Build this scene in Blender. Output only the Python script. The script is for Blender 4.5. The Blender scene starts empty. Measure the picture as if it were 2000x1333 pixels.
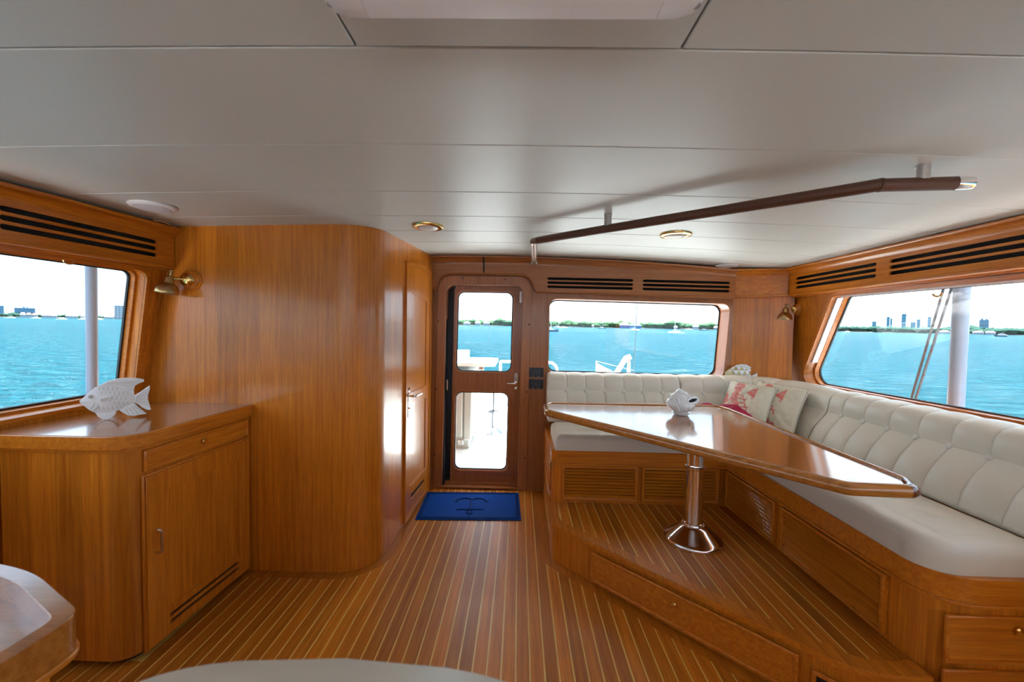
import bpy, bmesh, math, random
from mathutils import Vector as V, Matrix, noise
from mathutils.geometry import tessellate_polygon
random.seed(7)
sc = bpy.context.scene
col = sc.collection
PI = math.pi

# ------------------------------------------------------------------ camera
FPX, EYE = 778.0, 1.37
CAMR = (Matrix.Rotation(math.radians(1.0), 3, 'Z') @ Matrix.Rotation(PI/2 + math.radians(-1.97), 3, 'X')
        @ Matrix.Rotation(math.radians(1.02), 3, 'Z'))
cam_d = bpy.data.cameras.new('camera'); cam = bpy.data.objects.new('camera', cam_d); col.objects.link(cam)
cam_d.sensor_width = 36.0; cam_d.lens = FPX/2000*36; cam_d.clip_start = 0.02; cam_d.clip_end = 20000
cam.matrix_world = Matrix.Translation((0, 0, EYE)) @ CAMR.to_4x4()
cam_d.dof.use_dof = True; cam_d.dof.focus_distance = 2.6; cam_d.dof.aperture_fstop = 4.0
sc.camera = cam

# ------------------------------------------------------------------ world, sun, exposure
sc.view_settings.view_transform = 'Standard'; sc.view_settings.look = 'None'
sc.view_settings.gamma = 1.0; sc.view_settings.use_curve_mapping = False
sc.view_settings.exposure = 2.3
SKY = .62
w = bpy.data.worlds.new('sky'); sc.world = w; w.use_nodes = True
nt = w.node_tree; nt.nodes.clear()
def wn(t, **k):
    n = nt.nodes.new(t)
    for a, b in k.items(): setattr(n, a, b)
    return n
out = wn('ShaderNodeOutputWorld'); bg = wn('ShaderNodeBackground'); tc = wn('ShaderNodeTexCoord')
sep = wn('ShaderNodeSeparateXYZ'); ramp = wn('ShaderNodeValToRGB'); mapn = wn('ShaderNodeMapping')
nz = wn('ShaderNodeTexNoise'); cr = wn('ShaderNodeValToRGB'); mix = wn('ShaderNodeMixRGB')
nt.links.new(tc.outputs['Generated'], sep.inputs[0]); nt.links.new(sep.outputs['Z'], ramp.inputs[0])
e = ramp.color_ramp.elements
e[0].position = 0.0; e[0].color = (.64, .83, 1.0, 1); e[1].position = 1.0; e[1].color = (.30, .52, .95, 1)
e2 = ramp.color_ramp.elements.new(.22); e2.color = (.47, .71, 1.0, 1)
mapn.inputs['Scale'].default_value = (2.2, 2.2, 9.0)
nt.links.new(tc.outputs['Generated'], mapn.inputs[0]); nt.links.new(mapn.outputs[0], nz.inputs['Vector'])
nz.inputs['Scale'].default_value = 2.1; nz.inputs['Detail'].default_value = 7; nz.inputs['Roughness'].default_value = .6
cr.color_ramp.elements[0].position = .42; cr.color_ramp.elements[1].position = .62
nt.links.new(nz.outputs['Fac'], cr.inputs[0]); nt.links.new(cr.outputs[0], mix.inputs['Fac'])
nt.links.new(ramp.outputs[0], mix.inputs[1]); mix.inputs[2].default_value = (.96, 1.04, 1.14, 1)
nt.links.new(mix.outputs[0], bg.inputs[0]); bg.inputs[1].default_value = SKY
nt.links.new(bg.outputs[0], out.inputs[0])

sun_d = bpy.data.lights.new('sun', 'SUN'); sun_d.energy = 12.0; sun_d.angle = math.radians(.6); sun_d.color = (1, .985, .97)
sun = bpy.data.objects.new('sun', sun_d); col.objects.link(sun)
sun.rotation_euler = V((.22, .36, .93)).to_track_quat('Z', 'Y').to_euler()

# ------------------------------------------------------------------ pixel -> position helpers
CAMP = V((0, 0, EYE))
def ray(x, y): return CAMR @ V(((x-1000)/FPX, -(y-666.5)/FPX, -1.0))
def pz(x, y, z): d = ray(x, y); return CAMP + d*((z-EYE)/d.z)
def py(x, y, Y): d = ray(x, y); return CAMP + d*(Y/d.y)
def px(x, y, X): d = ray(x, y); return CAMP + d*(X/d.x)
def ppl(x, y, O, N): d = ray(x, y); return CAMP + d*((O-CAMP).dot(N)/d.dot(N))

# ------------------------------------------------------------------ materials
MATS = {}
def newmat(name):
    m = bpy.data.materials.new(name); m.use_nodes = True
    return m, m.node_tree, m.node_tree.nodes['Principled BSDF']
def plain(name, c, rough=.5, metal=0., spec=.5, bump=0., bscale=200., coat=0., var=0., vscale=8., trans=0.):
    if name in MATS: return MATS[name]
    m, t, b = newmat(name)
    b.inputs['Base Color'].default_value = (*c, 1); b.inputs['Roughness'].default_value = rough
    b.inputs['Metallic'].default_value = metal; b.inputs['Specular IOR Level'].default_value = spec
    b.inputs['Coat Weight'].default_value = coat; b.inputs['Coat Roughness'].default_value = .08
    tcn = t.nodes.new('ShaderNodeTexCoord')
    if bump:
        n = t.nodes.new('ShaderNodeTexNoise'); n.inputs['Scale'].default_value = bscale; n.inputs['Detail'].default_value = 4
        bp = t.nodes.new('ShaderNodeBump'); bp.inputs['Strength'].default_value = bump; bp.inputs['Distance'].default_value = .004
        t.links.new(tcn.outputs['Object'], n.inputs['Vector']); t.links.new(n.outputs['Fac'], bp.inputs['Height'])
        t.links.new(bp.outputs[0], b.inputs['Normal'])
    if var:
        n = t.nodes.new('ShaderNodeTexNoise'); n.inputs['Scale'].default_value = vscale; n.inputs['Detail'].default_value = 5
        mx = t.nodes.new('ShaderNodeMixRGB'); t.links.new(tcn.outputs['Object'], n.inputs['Vector'])
        t.links.new(n.outputs['Fac'], mx.inputs['Fac'])
        mx.inputs[1].default_value = (*[v*(1-var) for v in c], 1); mx.inputs[2].default_value = (*[min(1, v*(1+var)) for v in c], 1)
        t.links.new(mx.outputs[0], b.inputs['Base Color'])
    MATS[name] = m
    return m
def wood(name, dark, light, axis='Z', rough=.3, strip=0., stripaxis='X', uv=False, rand=0., scale=60., coat=.25, svar=.16):
    m, t, b = newmat(name)
    N, L = t.nodes.new, t.links.new
    tcn = N('ShaderNodeTexCoord'); src = tcn.outputs['UV' if uv else 'Object']
    oi = N('ShaderNodeObjectInfo'); off = N('ShaderNodeVectorMath'); off.operation = 'MULTIPLY_ADD'
    comb = N('ShaderNodeCombineXYZ')
    for i in range(3): L(oi.outputs['Random'], comb.inputs[i])
    off.inputs[1].default_value = (7.3, 3.1, 5.7); L(comb.outputs[0], off.inputs[0]); L(src, off.inputs[2])
    mp = N('ShaderNodeMapping')
    s = {'X': (.035, 1, 1), 'Y': (1, .035, 1), 'Z': (1, 1, .035)}[axis]
    if uv: s = (1, .035, 1)
    mp.inputs['Scale'].default_value = s; L(off.outputs[0], mp.inputs[0])
    n1 = N('ShaderNodeTexNoise'); n1.inputs['Scale'].default_value = scale; n1.inputs['Detail'].default_value = 5
    n1.inputs['Roughness'].default_value = .62; n1.inputs['Distortion'].default_value = .25; L(mp.outputs[0], n1.inputs['Vector'])
    r1 = N('ShaderNodeValToRGB'); r1.color_ramp.elements[0].position = .3; r1.color_ramp.elements[1].position = .72
    r1.color_ramp.elements[0].color = (*dark, 1); r1.color_ramp.elements[1].color = (*light, 1); L(n1.outputs['Fac'], r1.inputs[0])
    n2 = N('ShaderNodeTexNoise'); n2.inputs['Scale'].default_value = scale*6; n2.inputs['Detail'].default_value = 2; L(mp.outputs[0], n2.inputs['Vector'])
    r2 = N('ShaderNodeMapRange'); r2.inputs[1].default_value = .35; r2.inputs[2].default_value = .6; r2.inputs[3].default_value = .84; r2.inputs[4].default_value = 1.0
    L(n2.outputs['Fac'], r2.inputs[0])
    val = r2.outputs[0]
    if strip:
        sp = N('ShaderNodeSeparateXYZ'); L(src, sp.inputs[0])
        dv = N('ShaderNodeMath'); dv.operation = 'DIVIDE'; L(sp.outputs[{'X': 0, 'Y': 1, 'Z': 2}[stripaxis]], dv.inputs[0]); dv.inputs[1].default_value = strip
        fl = N('ShaderNodeMath'); fl.operation = 'FLOOR'; L(dv.outputs[0], fl.inputs[0])
        wnn = N('ShaderNodeTexWhiteNoise'); wnn.noise_dimensions = '1D'; L(fl.outputs[0], wnn.inputs['W'])
        mr = N('ShaderNodeMapRange'); mr.inputs[3].default_value = 1-svar; mr.inputs[4].default_value = 1+svar*.6; L(wnn.outputs['Value'], mr.inputs[0])
        mu = N('ShaderNodeMath'); mu.operation = 'MULTIPLY'; L(val, mu.inputs[0]); L(mr.outputs[0], mu.inputs[1]); val = mu.outputs[0]
    if rand:
        mr = N('ShaderNodeMapRange'); mr.inputs[3].default_value = 1-rand; mr.inputs[4].default_value = 1+rand*.7; L(oi.outputs['Random'], mr.inputs[0])
        mu = N('ShaderNodeMath'); mu.operation = 'MULTIPLY'; L(val, mu.inputs[0]); L(mr.outputs[0], mu.inputs[1]); val = mu.outputs[0]
    vm = N('ShaderNodeVectorMath'); vm.operation = 'SCALE'; L(r1.outputs[0], vm.inputs[0]); L(val, vm.inputs['Scale'])
    L(vm.outputs[0], b.inputs['Base Color'])
    b.inputs['Roughness'].default_value = rough; b.inputs['Coat Weight'].default_value = coat; b.inputs['Coat Roughness'].default_value = .09
    bp = N('ShaderNodeBump'); bp.inputs['Strength'].default_value = .04; bp.inputs['Distance'].default_value = .002
    L(n2.outputs['Fac'], bp.inputs['Height']); L(bp.outputs[0], b.inputs['Normal'])
    MATS[name] = m
    return m
TD, TL = (.50, .125, .006), (.76, .262, .019)
wood_x = wood('teak_grain_x', TD, TL, 'X'); wood_y = wood('teak_grain_y', TD, TL, 'Y'); wood_z = wood('teak_grain_z', TD, TL, 'Z')
wood_zs = wood('teak_veneer_z', TD, TL, 'Z', strip=.105, stripaxis='X')
wood_zsy = wood('teak_veneer_side', TD, TL, 'Z', strip=.105, stripaxis='Y')
wood_uv = wood('teak_veneer_curved', TD, TL, uv=True, strip=.115, stripaxis='X', rough=.3)
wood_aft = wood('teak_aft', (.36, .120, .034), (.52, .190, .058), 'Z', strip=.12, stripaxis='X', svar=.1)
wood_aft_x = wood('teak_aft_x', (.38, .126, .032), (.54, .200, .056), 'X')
wood_floor = wood('teak_floor', (.40, .106, .004), (.70, .232, .014), 'Y', rough=.42, rand=.26, coat=.03)
wood_table = wood('teak_table', (.32, .100, .016), (.52, .195, .036), 'X', rough=.22, coat=1.)
wood_edge = wood('teak_edge', (.36, .120, .018), (.58, .225, .042), 'X', rough=.2, coat=.5)
wood_edge_dk = wood('teak_edge_dark', (.10, .025, .008), (.19, .055, .016), 'X', rough=.2, coat=.5)
holly = wood('holly_inlay', (.80, .50, .12), (.92, .64, .20), 'Y', rough=.36, coat=.1)
vinyl = plain('ceiling_vinyl', (.61, .635, .615), .42, bump=.05, bscale=320, var=.03, vscale=3)
leather = plain('cream_leather', (.70, .65, .55), .38, bump=.12, bscale=260, var=.03, vscale=5)
leather_btn = plain('cream_button', (.68, .64, .57), .4)
brass = plain('polished_brass', (.80, .52, .18), .16, 1.)
brass_lt = plain('antique_brass', (.50, .34, .15), .28, 1.)
chrome = plain('polished_chrome', (.86, .86, .88), .08, 1.)
satin = plain('satin_steel', (.62, .60, .58), .25, 1.)
white_pl = plain('white_plastic', (.86, .86, .90), .35)
white_gel = plain('white_gelcoat', (.78, .79, .79), .3)
grey_gel = plain('grey_gelcoat', (.40, .43, .41), .4)
black_pl = plain('black_plastic', (.012, .016, .024), .35)
black_rub = plain('black_rubber', (.02, .022, .028), .5)
dark_int = plain('dark_void', (.012, .010, .010), .9)
grey_cell = plain('switch_cell', (.035, .045, .07), .3)
blue_rub = plain('blue_mat', (.004, .060, .34), .8, spec=.12, bump=.5, bscale=420, var=.12, vscale=60)
blue_rub2 = plain('blue_mat_relief', (.003, .035, .20), .7, spec=.15)
brown_lea = plain('brown_leather_wrap', (.115, .045, .026), .42, bump=.2, bscale=500)
ceramic = plain('white_ceramic', (.80, .80, .80), .06, coat=.6)
white_wood = plain('whitewashed_wood', (.86, .86, .88), .55, bump=.35, bscale=70, var=.1, vscale=30)
white_wood2 = plain('whitewashed_rib', (.60, .57, .52), .6)
velvet = plain('crimson_cloth', (.42, .008, .06), .8, bump=.6, bscale=90)
lamp_wh = plain('white_enamel', (.85, .85, .83), .4)
frost = plain('frosted_lens', (.74, .72, .68), .4)
plug = plain('dark_plug', (.05, .02, .012), .4)

def glassmat():
    m, t, b = newmat('window_glass'); t.nodes.remove(b)
    o = t.nodes['Material Output']; tr = t.nodes.new('ShaderNodeBsdfTransparent'); gl = t.nodes.new('ShaderNodeBsdfGlossy')
    gl.inputs['Roughness'].default_value = .01; tr.inputs[0].default_value = (.96, .98, .98, 1)
    lw = t.nodes.new('ShaderNodeLayerWeight'); lw.inputs['Blend'].default_value = .5
    pw = t.nodes.new('ShaderNodeMath'); pw.operation = 'POWER'; pw.inputs[1].default_value = 5.; t.links.new(lw.outputs['Facing'], pw.inputs[0])
    fr = t.nodes.new('ShaderNodeMath'); fr.operation = 'MULTIPLY_ADD'; t.links.new(pw.outputs[0], fr.inputs[0]); fr.inputs[1].default_value = .6; fr.inputs[2].default_value = .02
    mx = t.nodes.new('ShaderNodeMixShader')
    t.links.new(fr.outputs[0], mx.inputs[0]); t.links.new(tr.outputs[0], mx.inputs[1]); t.links.new(gl.outputs[0], mx.inputs[2])
    t.links.new(mx.outputs[0], o.inputs[0]); return m
glass = glassmat()

# ------------------------------------------------------------------ geometry builder
def world(o):
    m = o.matrix_basis.copy()
    return (world(o.parent) @ o.matrix_parent_inverse @ m) if o.parent else m
def attach(o, parent):
    if parent is not None:
        o.parent = parent; o.matrix_parent_inverse = world(parent).inverted()
class Fr:
    """local frame: f(u, v, w) -> world"""
    def __init__(s, O, U, Vv, N=None):
        s.O = V(O); s.U = V(U).normalized(); vv = V(Vv); s.V = (vv - s.U*vv.dot(s.U)).normalized()
        s.N = V(N).normalized() if N is not None else s.U.cross(s.V)
    def __call__(s, u, v, w=0.): return s.O + s.U*u + s.V*v + s.N*w
    def uv(s, p): d = p - s.O; return (d.dot(s.U), d.dot(s.V))
    def pix(s, x, y): return s.uv(ppl(x, y, s.O, s.N))
XY = Fr((0, 0, 0), (1, 0, 0), (0, 1, 0))
class G:
    def __init__(s): s.v = []; s.f = []; s.uv = None
    def add(s, vs, fs):
        b = len(s.v); s.v += [tuple(p) for p in vs]; s.f += [tuple(i+b for i in f) for f in fs]; return s
    def box(s, x0, x1, y0, y1, z0, z1, F=None):
        F = F or XY
        c = [F(x, y, z) for z in (z0, z1) for y in (y0, y1) for x in (x0, x1)]
        return s.add(c, [(0, 2, 3, 1), (4, 5, 7, 6), (0, 1, 5, 4), (2, 6, 7, 3), (0, 4, 6, 2), (1, 3, 7, 5)])
    def prism(s, outer, w0, w1, F=None, holes=()):
        F = F or XY; loops = [outer] + list(holes)
        tris = tessellate_polygon([[V((a, b, 0)) for a, b in l] for l in loops])
        flat = [p for l in loops for p in l]; n = len(flat)
        vs = [F(a, b, w0) for a, b in flat] + [F(a, b, w1) for a, b in flat]
        fs = []
        for t in tris:
            fs.append(tuple(t)); fs.append(tuple(i+n for i in reversed(t)))
        k = 0
        for l in loops:
            m = len(l)
            for i in range(m): a, b = k+i, k+(i+1) % m; fs.append((a, b, b+n, a+n))
            k += m
        return s.add(vs, fs)
    def tube(s, path, r, seg=14, closed=False, caps=True):
        P = [V(p) for p in path]; n = len(P); rs = r if isinstance(r, (list, tuple)) else [r]*n
        vs = []; prev = None
        for i, p in enumerate(P):
            if closed: d = P[(i+1) % n] - P[i-1]
            else: d = P[min(i+1, n-1)] - P[max(i-1, 0)]
            d.normalize()
            if prev is None:
                a = V((0, 0, 1)) if abs(d.z) < .9 else V((1, 0, 0)); prev = (a - d*a.dot(d)).normalized()
            else: prev = (prev - d*prev.dot(d)).normalized()
            q = d.cross(prev)
            for k in range(seg):
                t = 2*PI*k/seg; vs.append(p + (prev*math.cos(t) + q*math.sin(t))*rs[i])
        fs = []
        for i in range(n if closed else n-1):
            for k in range(seg):
                a = i*seg+k; b = i*seg+(k+1) % seg; c = ((i+1) % n)*seg; fs.append((a, b, c+(k+1) % seg, c+k))
        if caps and not closed: fs += [tuple(reversed(range(seg))), tuple(range((n-1)*seg, n*seg))]
        return s.add(vs, fs)
    def lathe(s, prof, O=(0, 0, 0), A=(0, 0, 1), seg=28):
        A = V(A).normalized(); O = V(O); a = V((1, 0, 0)) if abs(A.x) < .8 else V((0, 1, 0))
        X = (a - A*a.dot(A)).normalized(); Y = A.cross(X); vs = []; n = len(prof)
        for r, h in prof:
            for k in range(seg):
                t = 2*PI*k/seg; vs.append(O + A*h + (X*math.cos(t) + Y*math.sin(t))*max(r, 1e-5))
        fs = [(i*seg+k, i*seg+(k+1) % seg, (i+1)*seg+(k+1) % seg, (i+1)*seg+k) for i in range(n-1) for k in range(seg)]
        fs += [tuple(reversed(range(seg))), tuple(range((n-1)*seg, n*seg))]
        return s.add(vs, fs)
    def cyl(s, p0, p1, r, seg=16): return s.tube([p0, p1], r, seg)
    def grid(s, f, nu, nv, wrapu=False):
        vs = [f(i/(nu if wrapu else nu-1), j/(nv-1)) for j in range(nv) for i in range(nu)]
        fs = [(j*nu+i, j*nu+(i+1) % nu, (j+1)*nu+(i+1) % nu, (j+1)*nu+i) for j in range(nv-1) for i in range(nu if wrapu else nu-1)]
        return s.add(vs, fs)
    def ball(s, c, r, nu=20, nv=12, fn=None, F=None):
        c = V(c); rr = V(r) if not isinstance(r, (int, float)) else V((r, r, r)); Fm = F or XY
        def f(u, v):
            t = 2*PI*u; ph = PI*v; d = V((math.sin(ph)*math.cos(t), math.sin(ph)*math.sin(t), -math.cos(ph)))
            k = fn(d) if fn else 1.
            p = V((d.x*rr.x, d.y*rr.y, d.z*rr.z))*k
            return c + Fm.U*p.x + Fm.V*p.y + Fm.N*p.z
        return s.grid(f, nu, nv, True)
    def sweep(s, prof, path, side=1, caps=True):
        """closed profile of (inward, z) swept along xy path with mitred corners"""
        P = [V((p[0], p[1], 0)) for p in path]; n = len(P); m = len(prof); vs = []
        for i in range(n):
            d0 = (P[i]-P[i-1]).normalized() if i else None; d1 = (P[i+1]-P[i]).normalized() if i < n-1 else None
            def nrm(d): return V((-d.y, d.x, 0))*side
            if d0 is None: nn = nrm(d1)
            elif d1 is None: nn = nrm(d0)
            else:
                a, b = nrm(d0), nrm(d1); nn = (a+b); nn = nn/(nn.length_squared/2) if nn.length > 1e-6 else a
            for o, z in prof: vs.append(P[i] + nn*o + V((0, 0, z(P[i]) if callable(z) else z)))
        fs = [(i*m+k, i*m+(k+1) % m, (i+1)*m+(k+1) % m, (i+1)*m+k) for i in range(n-1) for k in range(m)]
        if caps: fs += [tuple(reversed(range(m))), tuple(range((n-1)*m, n*m))]
        return s.add(vs, fs)
    def mesh(s, name, ang=35):
        me = bpy.data.meshes.new(name); me.from_pydata(s.v, [], s.f); me.update()
        bm = bmesh.new(); bm.from_mesh(me); bmesh.ops.recalc_face_normals(bm, faces=bm.faces); bm.to_mesh(me); bm.free()
        if ang:
            me.polygons.foreach_set('use_smooth', [True]*len(me.polygons)); me.set_sharp_from_angle(angle=math.radians(ang))
        return me
    def obj(s, name, mat, parent=None, bev=0., ang=35, seg=2):
        me = s.mesh(name, ang); o = bpy.data.objects.new(name, me); col.objects.link(o)
        me.materials.append(mat); attach(o, parent)
        if bev:
            b = o.modifiers.new('bevel', 'BEVEL'); b.width = bev; b.segments = seg; b.limit_method = 'ANGLE'; b.angle_limit = math.radians(40)
        return o
def thing(name, label, cat, loc=(0, 0, 0), group=None):
    o = bpy.data.objects.new(name, None); col.objects.link(o); o.location = loc; o.empty_display_size = .05
    return tag(o, label, cat, group)
def tag(o, label, cat, group=None):
    o['label'] = label; o['category'] = cat
    if group: o['group'] = group
    return o
def struct(o, label=None):
    o['kind'] = 'structure'
    if label: o['label'] = label
    return o
def fillet(poly, rad, seg=8):
    n = len(poly); outp = []
    for i in range(n):
        r = rad[i] if isinstance(rad, (list, tuple)) else rad
        p = V((*poly[i], 0)); a = V((*poly[i-1], 0)) - p; b = V((*poly[(i+1) % n], 0)) - p
        if r <= 0: outp.append((p.x, p.y)); continue
        la, lb = a.length, b.length; a.normalize(); b.normalize(); an = a.angle(b); t = min(r/math.tan(an/2), la*.49, lb*.49)
        r = t*math.tan(an/2); c = p + (a+b).normalized()*(r/math.sin(an/2)); p0 = p+a*t - c; p1 = p+b*t - c
        th = p0.angle(p1); ax = p0.cross(p1)
        for k in range(seg+1):
            q = Matrix.Rotation(th*k/seg, 3, ax) @ p0 if ax.length > 1e-9 else p0; outp.append((c.x+q.x, c.y+q.y))
    return outp
def rrect(x0, x1, y0, y1, r, seg=6): return fillet([(x0, y0), (x1, y0), (x1, y1), (x0, y1)], r, seg)
def offpoly(path, d):
    """offset open polyline to its left by d"""
    P = [V((p[0], p[1], 0)) for p in path]; n = len(P); o = []
    for i in range(n):
        d0 = (P[i]-P[i-1]).normalized() if i else None; d1 = (P[i+1]-P[i]).normalized() if i < n-1 else None
        nr = lambda q: V((-q.y, q.x, 0))
        if d0 is None: nn = nr(d1)
        elif d1 is None: nn = nr(d0)
        else: nn = nr(d0)+nr(d1); nn = nn/(nn.length_squared/2)
        q = P[i]+nn*d; o.append((q.x, q.y))
    return o
def interp(x, pts):
    if x <= pts[0][0]: return pts[0][1]
    for (a, ya), (b, yb) in zip(pts, pts[1:]):
        if x <= b: return ya + (yb-ya)*(x-a)/max(b-a, 1e-9)
    return pts[-1][1]
def ring(F, u0, u1, v0, v1, wd, w0, w1, r=.0, g=None):
    g = g or G(); o = rrect(u0, u1, v0, v1, r) if r else [(u0, v0), (u1, v0), (u1, v1), (u0, v1)]
    ri = max(r-wd, 0); i = rrect(u0+wd, u1-wd, v0+wd, v1-wd, ri) if ri else [(u0+wd, v0+wd), (u1-wd, v0+wd), (u1-wd, v1-wd), (u0+wd, v1-wd)]
    return g.prism(o, w0, w1, F, [i])

# ------------------------------------------------------------------ main outlines
YA = 3.32                                                         # inner face of the aft wall
def zc(x, y): return 1.912 + (.036 if y > 2.13 else .012)*(y-2.13) - (.010+.0065*min(1.2, max(0, y-2.0)))*(x+.15)**2
plat = fillet([(.225, 2.60), (.210, 2.325), (1.195, 1.335), (1.41, 1.335), (1.41, 1.60)], [0, .17, .26, 0, 0], 10)[:-1]   # platform edge, open path
cyl_path = [(-2.10, 2.135), (-.99, 2.135)] + [(-.99+.205*math.sin(a), 2.34-.205*math.cos(a)) for a in [PI/2*k/14 for k in range(1, 15)]] + [(-.725, 3.32)]

# ------------------------------------------------------------------ floor and planks
PITCH, GAP = .0578, .0068
fl = struct(G().box(-2.1, 2.3, -2.6, 3.45, -.05, -.0012).obj('floor', holly), 'teak and holly striped cabin sole')
cyl_off = [(-2.0, 2.077), (-.99, 2.077)] + [(-.99+.263*math.sin(a), 2.34-.263*math.cos(a)) for a in [PI/2*k/14 for k in range(1, 14)]]
plat_off = [p for p in offpoly(plat, -.062)]
def yfar(x):
    if x < -1.495: return 1.53
    if x < -.727: return interp(x, cyl_off)
    if x > plat_off[4][0]: return interp(x, sorted(plat_off[4:]))
    return 3.318
x = .011 - PITCH*35
while x < 1.42:
    a, b = x+GAP/2, x+PITCH-GAP/2
    if a > -2.04:
        ya, yb = yfar(a), yfar(b)
        if ya < 1.6 < yb: yb = ya
        if a > 0 and ya > 3.3: yb = ya
        pts = [(a, -2.5), (b, -2.5), (b, yb), (a, ya)]
        if a < 0 and ya < 3.3 < yb: pts = [(a, -2.5), (b, -2.5), (b, 3.318), (-.714, 3.318), (-.7235, 2.34), (a, ya)]
        G().prism(pts, -.012, 0).obj('plank', wood_floor, fl)
    x += PITCH
ob = [(-1.49, 2.134)] + [p for p in cyl_path[1:-1]] + [(-.73, 3.318)]
G().prism(ob + [(-.715, 3.318), (-.724, 2.34)] + [p for p in reversed(cyl_off[1:])] + [(-1.49, 2.077)], -.012, .0003).obj('margin_board', wood_floor, fl)
pi_, po_ = [(.2255, 3.31)] + plat[:-1] + [(1.41, 1.333)], [(.155, 3.31)] + plat_off[:-1] + [(1.41, 1.27)]
G().prism(pi_ + list(reversed(po_)), -.012, .0004).obj('margin_board', wood_floor, fl)

# ------------------------------------------------------------------ raised dining platform
pf = struct(G().prism(plat + [(1.405, 1.40), (1.378, 2.60)], 0, .205).obj('floor_platform', wood_z), 'raised teak dining platform with rounded front')
top_in = offpoly(plat, .050)
G().prism(offpoly(plat, -.014) + [(1.405, 1.41), (1.378, 2.60)], .196, .2185).obj('nosing', wood_x, pf, bev=.009, seg=3)
near = sorted(top_in[2:])
x = .274 - PITCH
k = 0
while x < 1.36:
    a, b = x+GAP/2, x+PITCH-GAP/2
    a = max(a, .275)
    if b-a > .012:
        bn, bf = (b, b) if b < 1.36 else (1.404, 1.3765)
        G().prism([(a, interp(a, near)), (bn, max(1.40, interp(bn, near)) if bn > 1.39 else interp(bn, near)), (bf, 2.598), (a, 2.598)], .2185, .2215).obj('plank', wood_floor, pf)
    x += PITCH
G().prism(offpoly(plat[2:-2], .048) + [(1.355, 1.47), (1.368, 2.598), (.268, 2.598)], .2182, .2205).obj('inlay_bed', holly, pf)
G().prism(offpoly(plat, -.010) + list(reversed(offpoly(plat, .050))), .2183, .2218).obj('margin_board', wood_floor, pf)
# drawer front and speaker-like vent on the diagonal face
def P2(t): return V((.30+.70*t, 2.515-.30-.70*t, 0))
DF = Fr((.42, 2.095, 0), (1, -1, 0), (0, 0, 1), (-1, -1, 0))
def frame_drawer(F, u0, u1, v0, v1, parent, name='drawer', mat=wood_x, ringm=None, ringw=.014, knob=None, knobm=brass, proud=.012):
    d = G().box(u0+ringw*.6, u1-ringw*.6, v0+ringw*.6, v1-ringw*.6, .001, proud*.55, F).obj(name, mat, parent, bev=.002)
    ring(F, u0, u1, v0, v1, ringw, 0, proud).obj('drawer_moulding', ringm or mat, d, bev=.004)
    if knob:
        O = F(knob[0], knob[1], proud*.55)
        G().lathe([(.006, 0), (.006, .006), (.013, .007), (.014, .012), (.010, .016), (.004, .017)], O, F.N, 20).obj('knob', knobm, d)
    return d
frame_drawer(DF, -.012, .905, .022, .178, pf, knob=(.44, .128))
vf = ring(DF, .945, 1.115, .012, .150, .014, 0, .012).obj('vent_frame', wood_x, pf, bev=.003)
G().prism(rrect(.958, 1.102, .03, .14, .012), .0005, .006, DF).obj('vent_cover', black_pl, pf)

# ------------------------------------------------------------------ ceiling
def czgrid(x0, x1, y0, y1, dz, th):
    g = G(); n = 18
    pts = [(x0+(x1-x0)*i/n, y) for y in (y0, (y0+y1)/2, y1) for i in range(n+1)]
    top = [(px_, py_, zc(px_, py_)+dz+th) for px_, py_ in pts]; bot = [(px_, py_, zc(px_, py_)+dz) for px_, py_ in pts]
    m = len(pts); fs = []
    for j in range(2):
        for i in range(n):
            a = j*(n+1)+i; q = (a, a+1, a+n+2, a+n+1); fs.append(q); fs.append(tuple(m+k for k in reversed(q)))
    edge = list(range(n+1)) + [n+1+n, 3*n+2] + list(range(3*n+1, 2*n+1, -1)) + [n+1]
    for i in range(len(edge)): a, b = edge[i], edge[(i+1) % len(edge)]; fs.append((a, b, b+m, a+m))
    return g.add(bot+top, fs)
ce = struct(czgrid(-2.16, 2.36, -2.6, 3.45, .009, .05).obj('ceiling', dark_int), 'cream vinyl headliner in wide panels')
JY = [-2.55, -1.7, -.9, -.1, .767, 1.180, 1.60, 1.965, 2.30, 2.66, 3.0, 3.315]
for y0, y1 in zip(JY, JY[1:]):
    xs = [-2.02, -.318, .292, 2.14] if y1 == .767 else [-2.02, 2.14]
    for x0, x1 in zip(xs, xs[1:]):
        czgrid(x0+.0019, x1-.0019, y0+.0019, y1-.0019, 0, .0085).obj('ceiling_panel', vinyl, ce, bev=.0025)

# ------------------------------------------------------------------ aft wall with door and window openings
AF = Fr((0, YA, 0), (1, 0, 0), (0, 0, 1), (0, -1, 0))            # w grows into the room
dhole = [(-.63, .0), (.012, .0)] + fillet([(.012, .0), (.030, 1.715), (-.612, 1.715), (-.63, 0)], [0, .07, .07, 0], 8)[1:-1]
whole = fillet([(.25, .992), (1.695, .982), (1.732, 1.594), (.25, 1.614)], .065, 8)
wa = struct(G().prism([(-.76, .002), (-.63, .002)] + dhole[2:][::-1] + [(.012, .002), (2.2, .002), (2.2, 1.99), (-.76, 1.99)], -.16, 0, AF, [whole]).obj('wall_aft', wood_aft), 'teak panelled aft wall around the door')
# window 1 (aft)
w1 = struct(G().prism(fillet([(.236, .978), (1.709, .968), (1.746, 1.608), (.236, 1.628)], .075, 8), -.004, .007, AF, [whole]).obj('window_1', wood_aft_x, bev=.003), 'wide aft window over the settee')
win = lambda d: fillet([(.25+d, .992+d), (1.695-d*1.1, .982+d), (1.732-d, 1.594-d), (.25+d, 1.614-d)], .065, 8)
G().prism(win(.0005), -.158, -.150, AF, [win(.008)]).obj('gasket', black_rub, w1)
G().prism(win(.004), -.156, -.152, AF).obj('pane', glass, w1)
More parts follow.
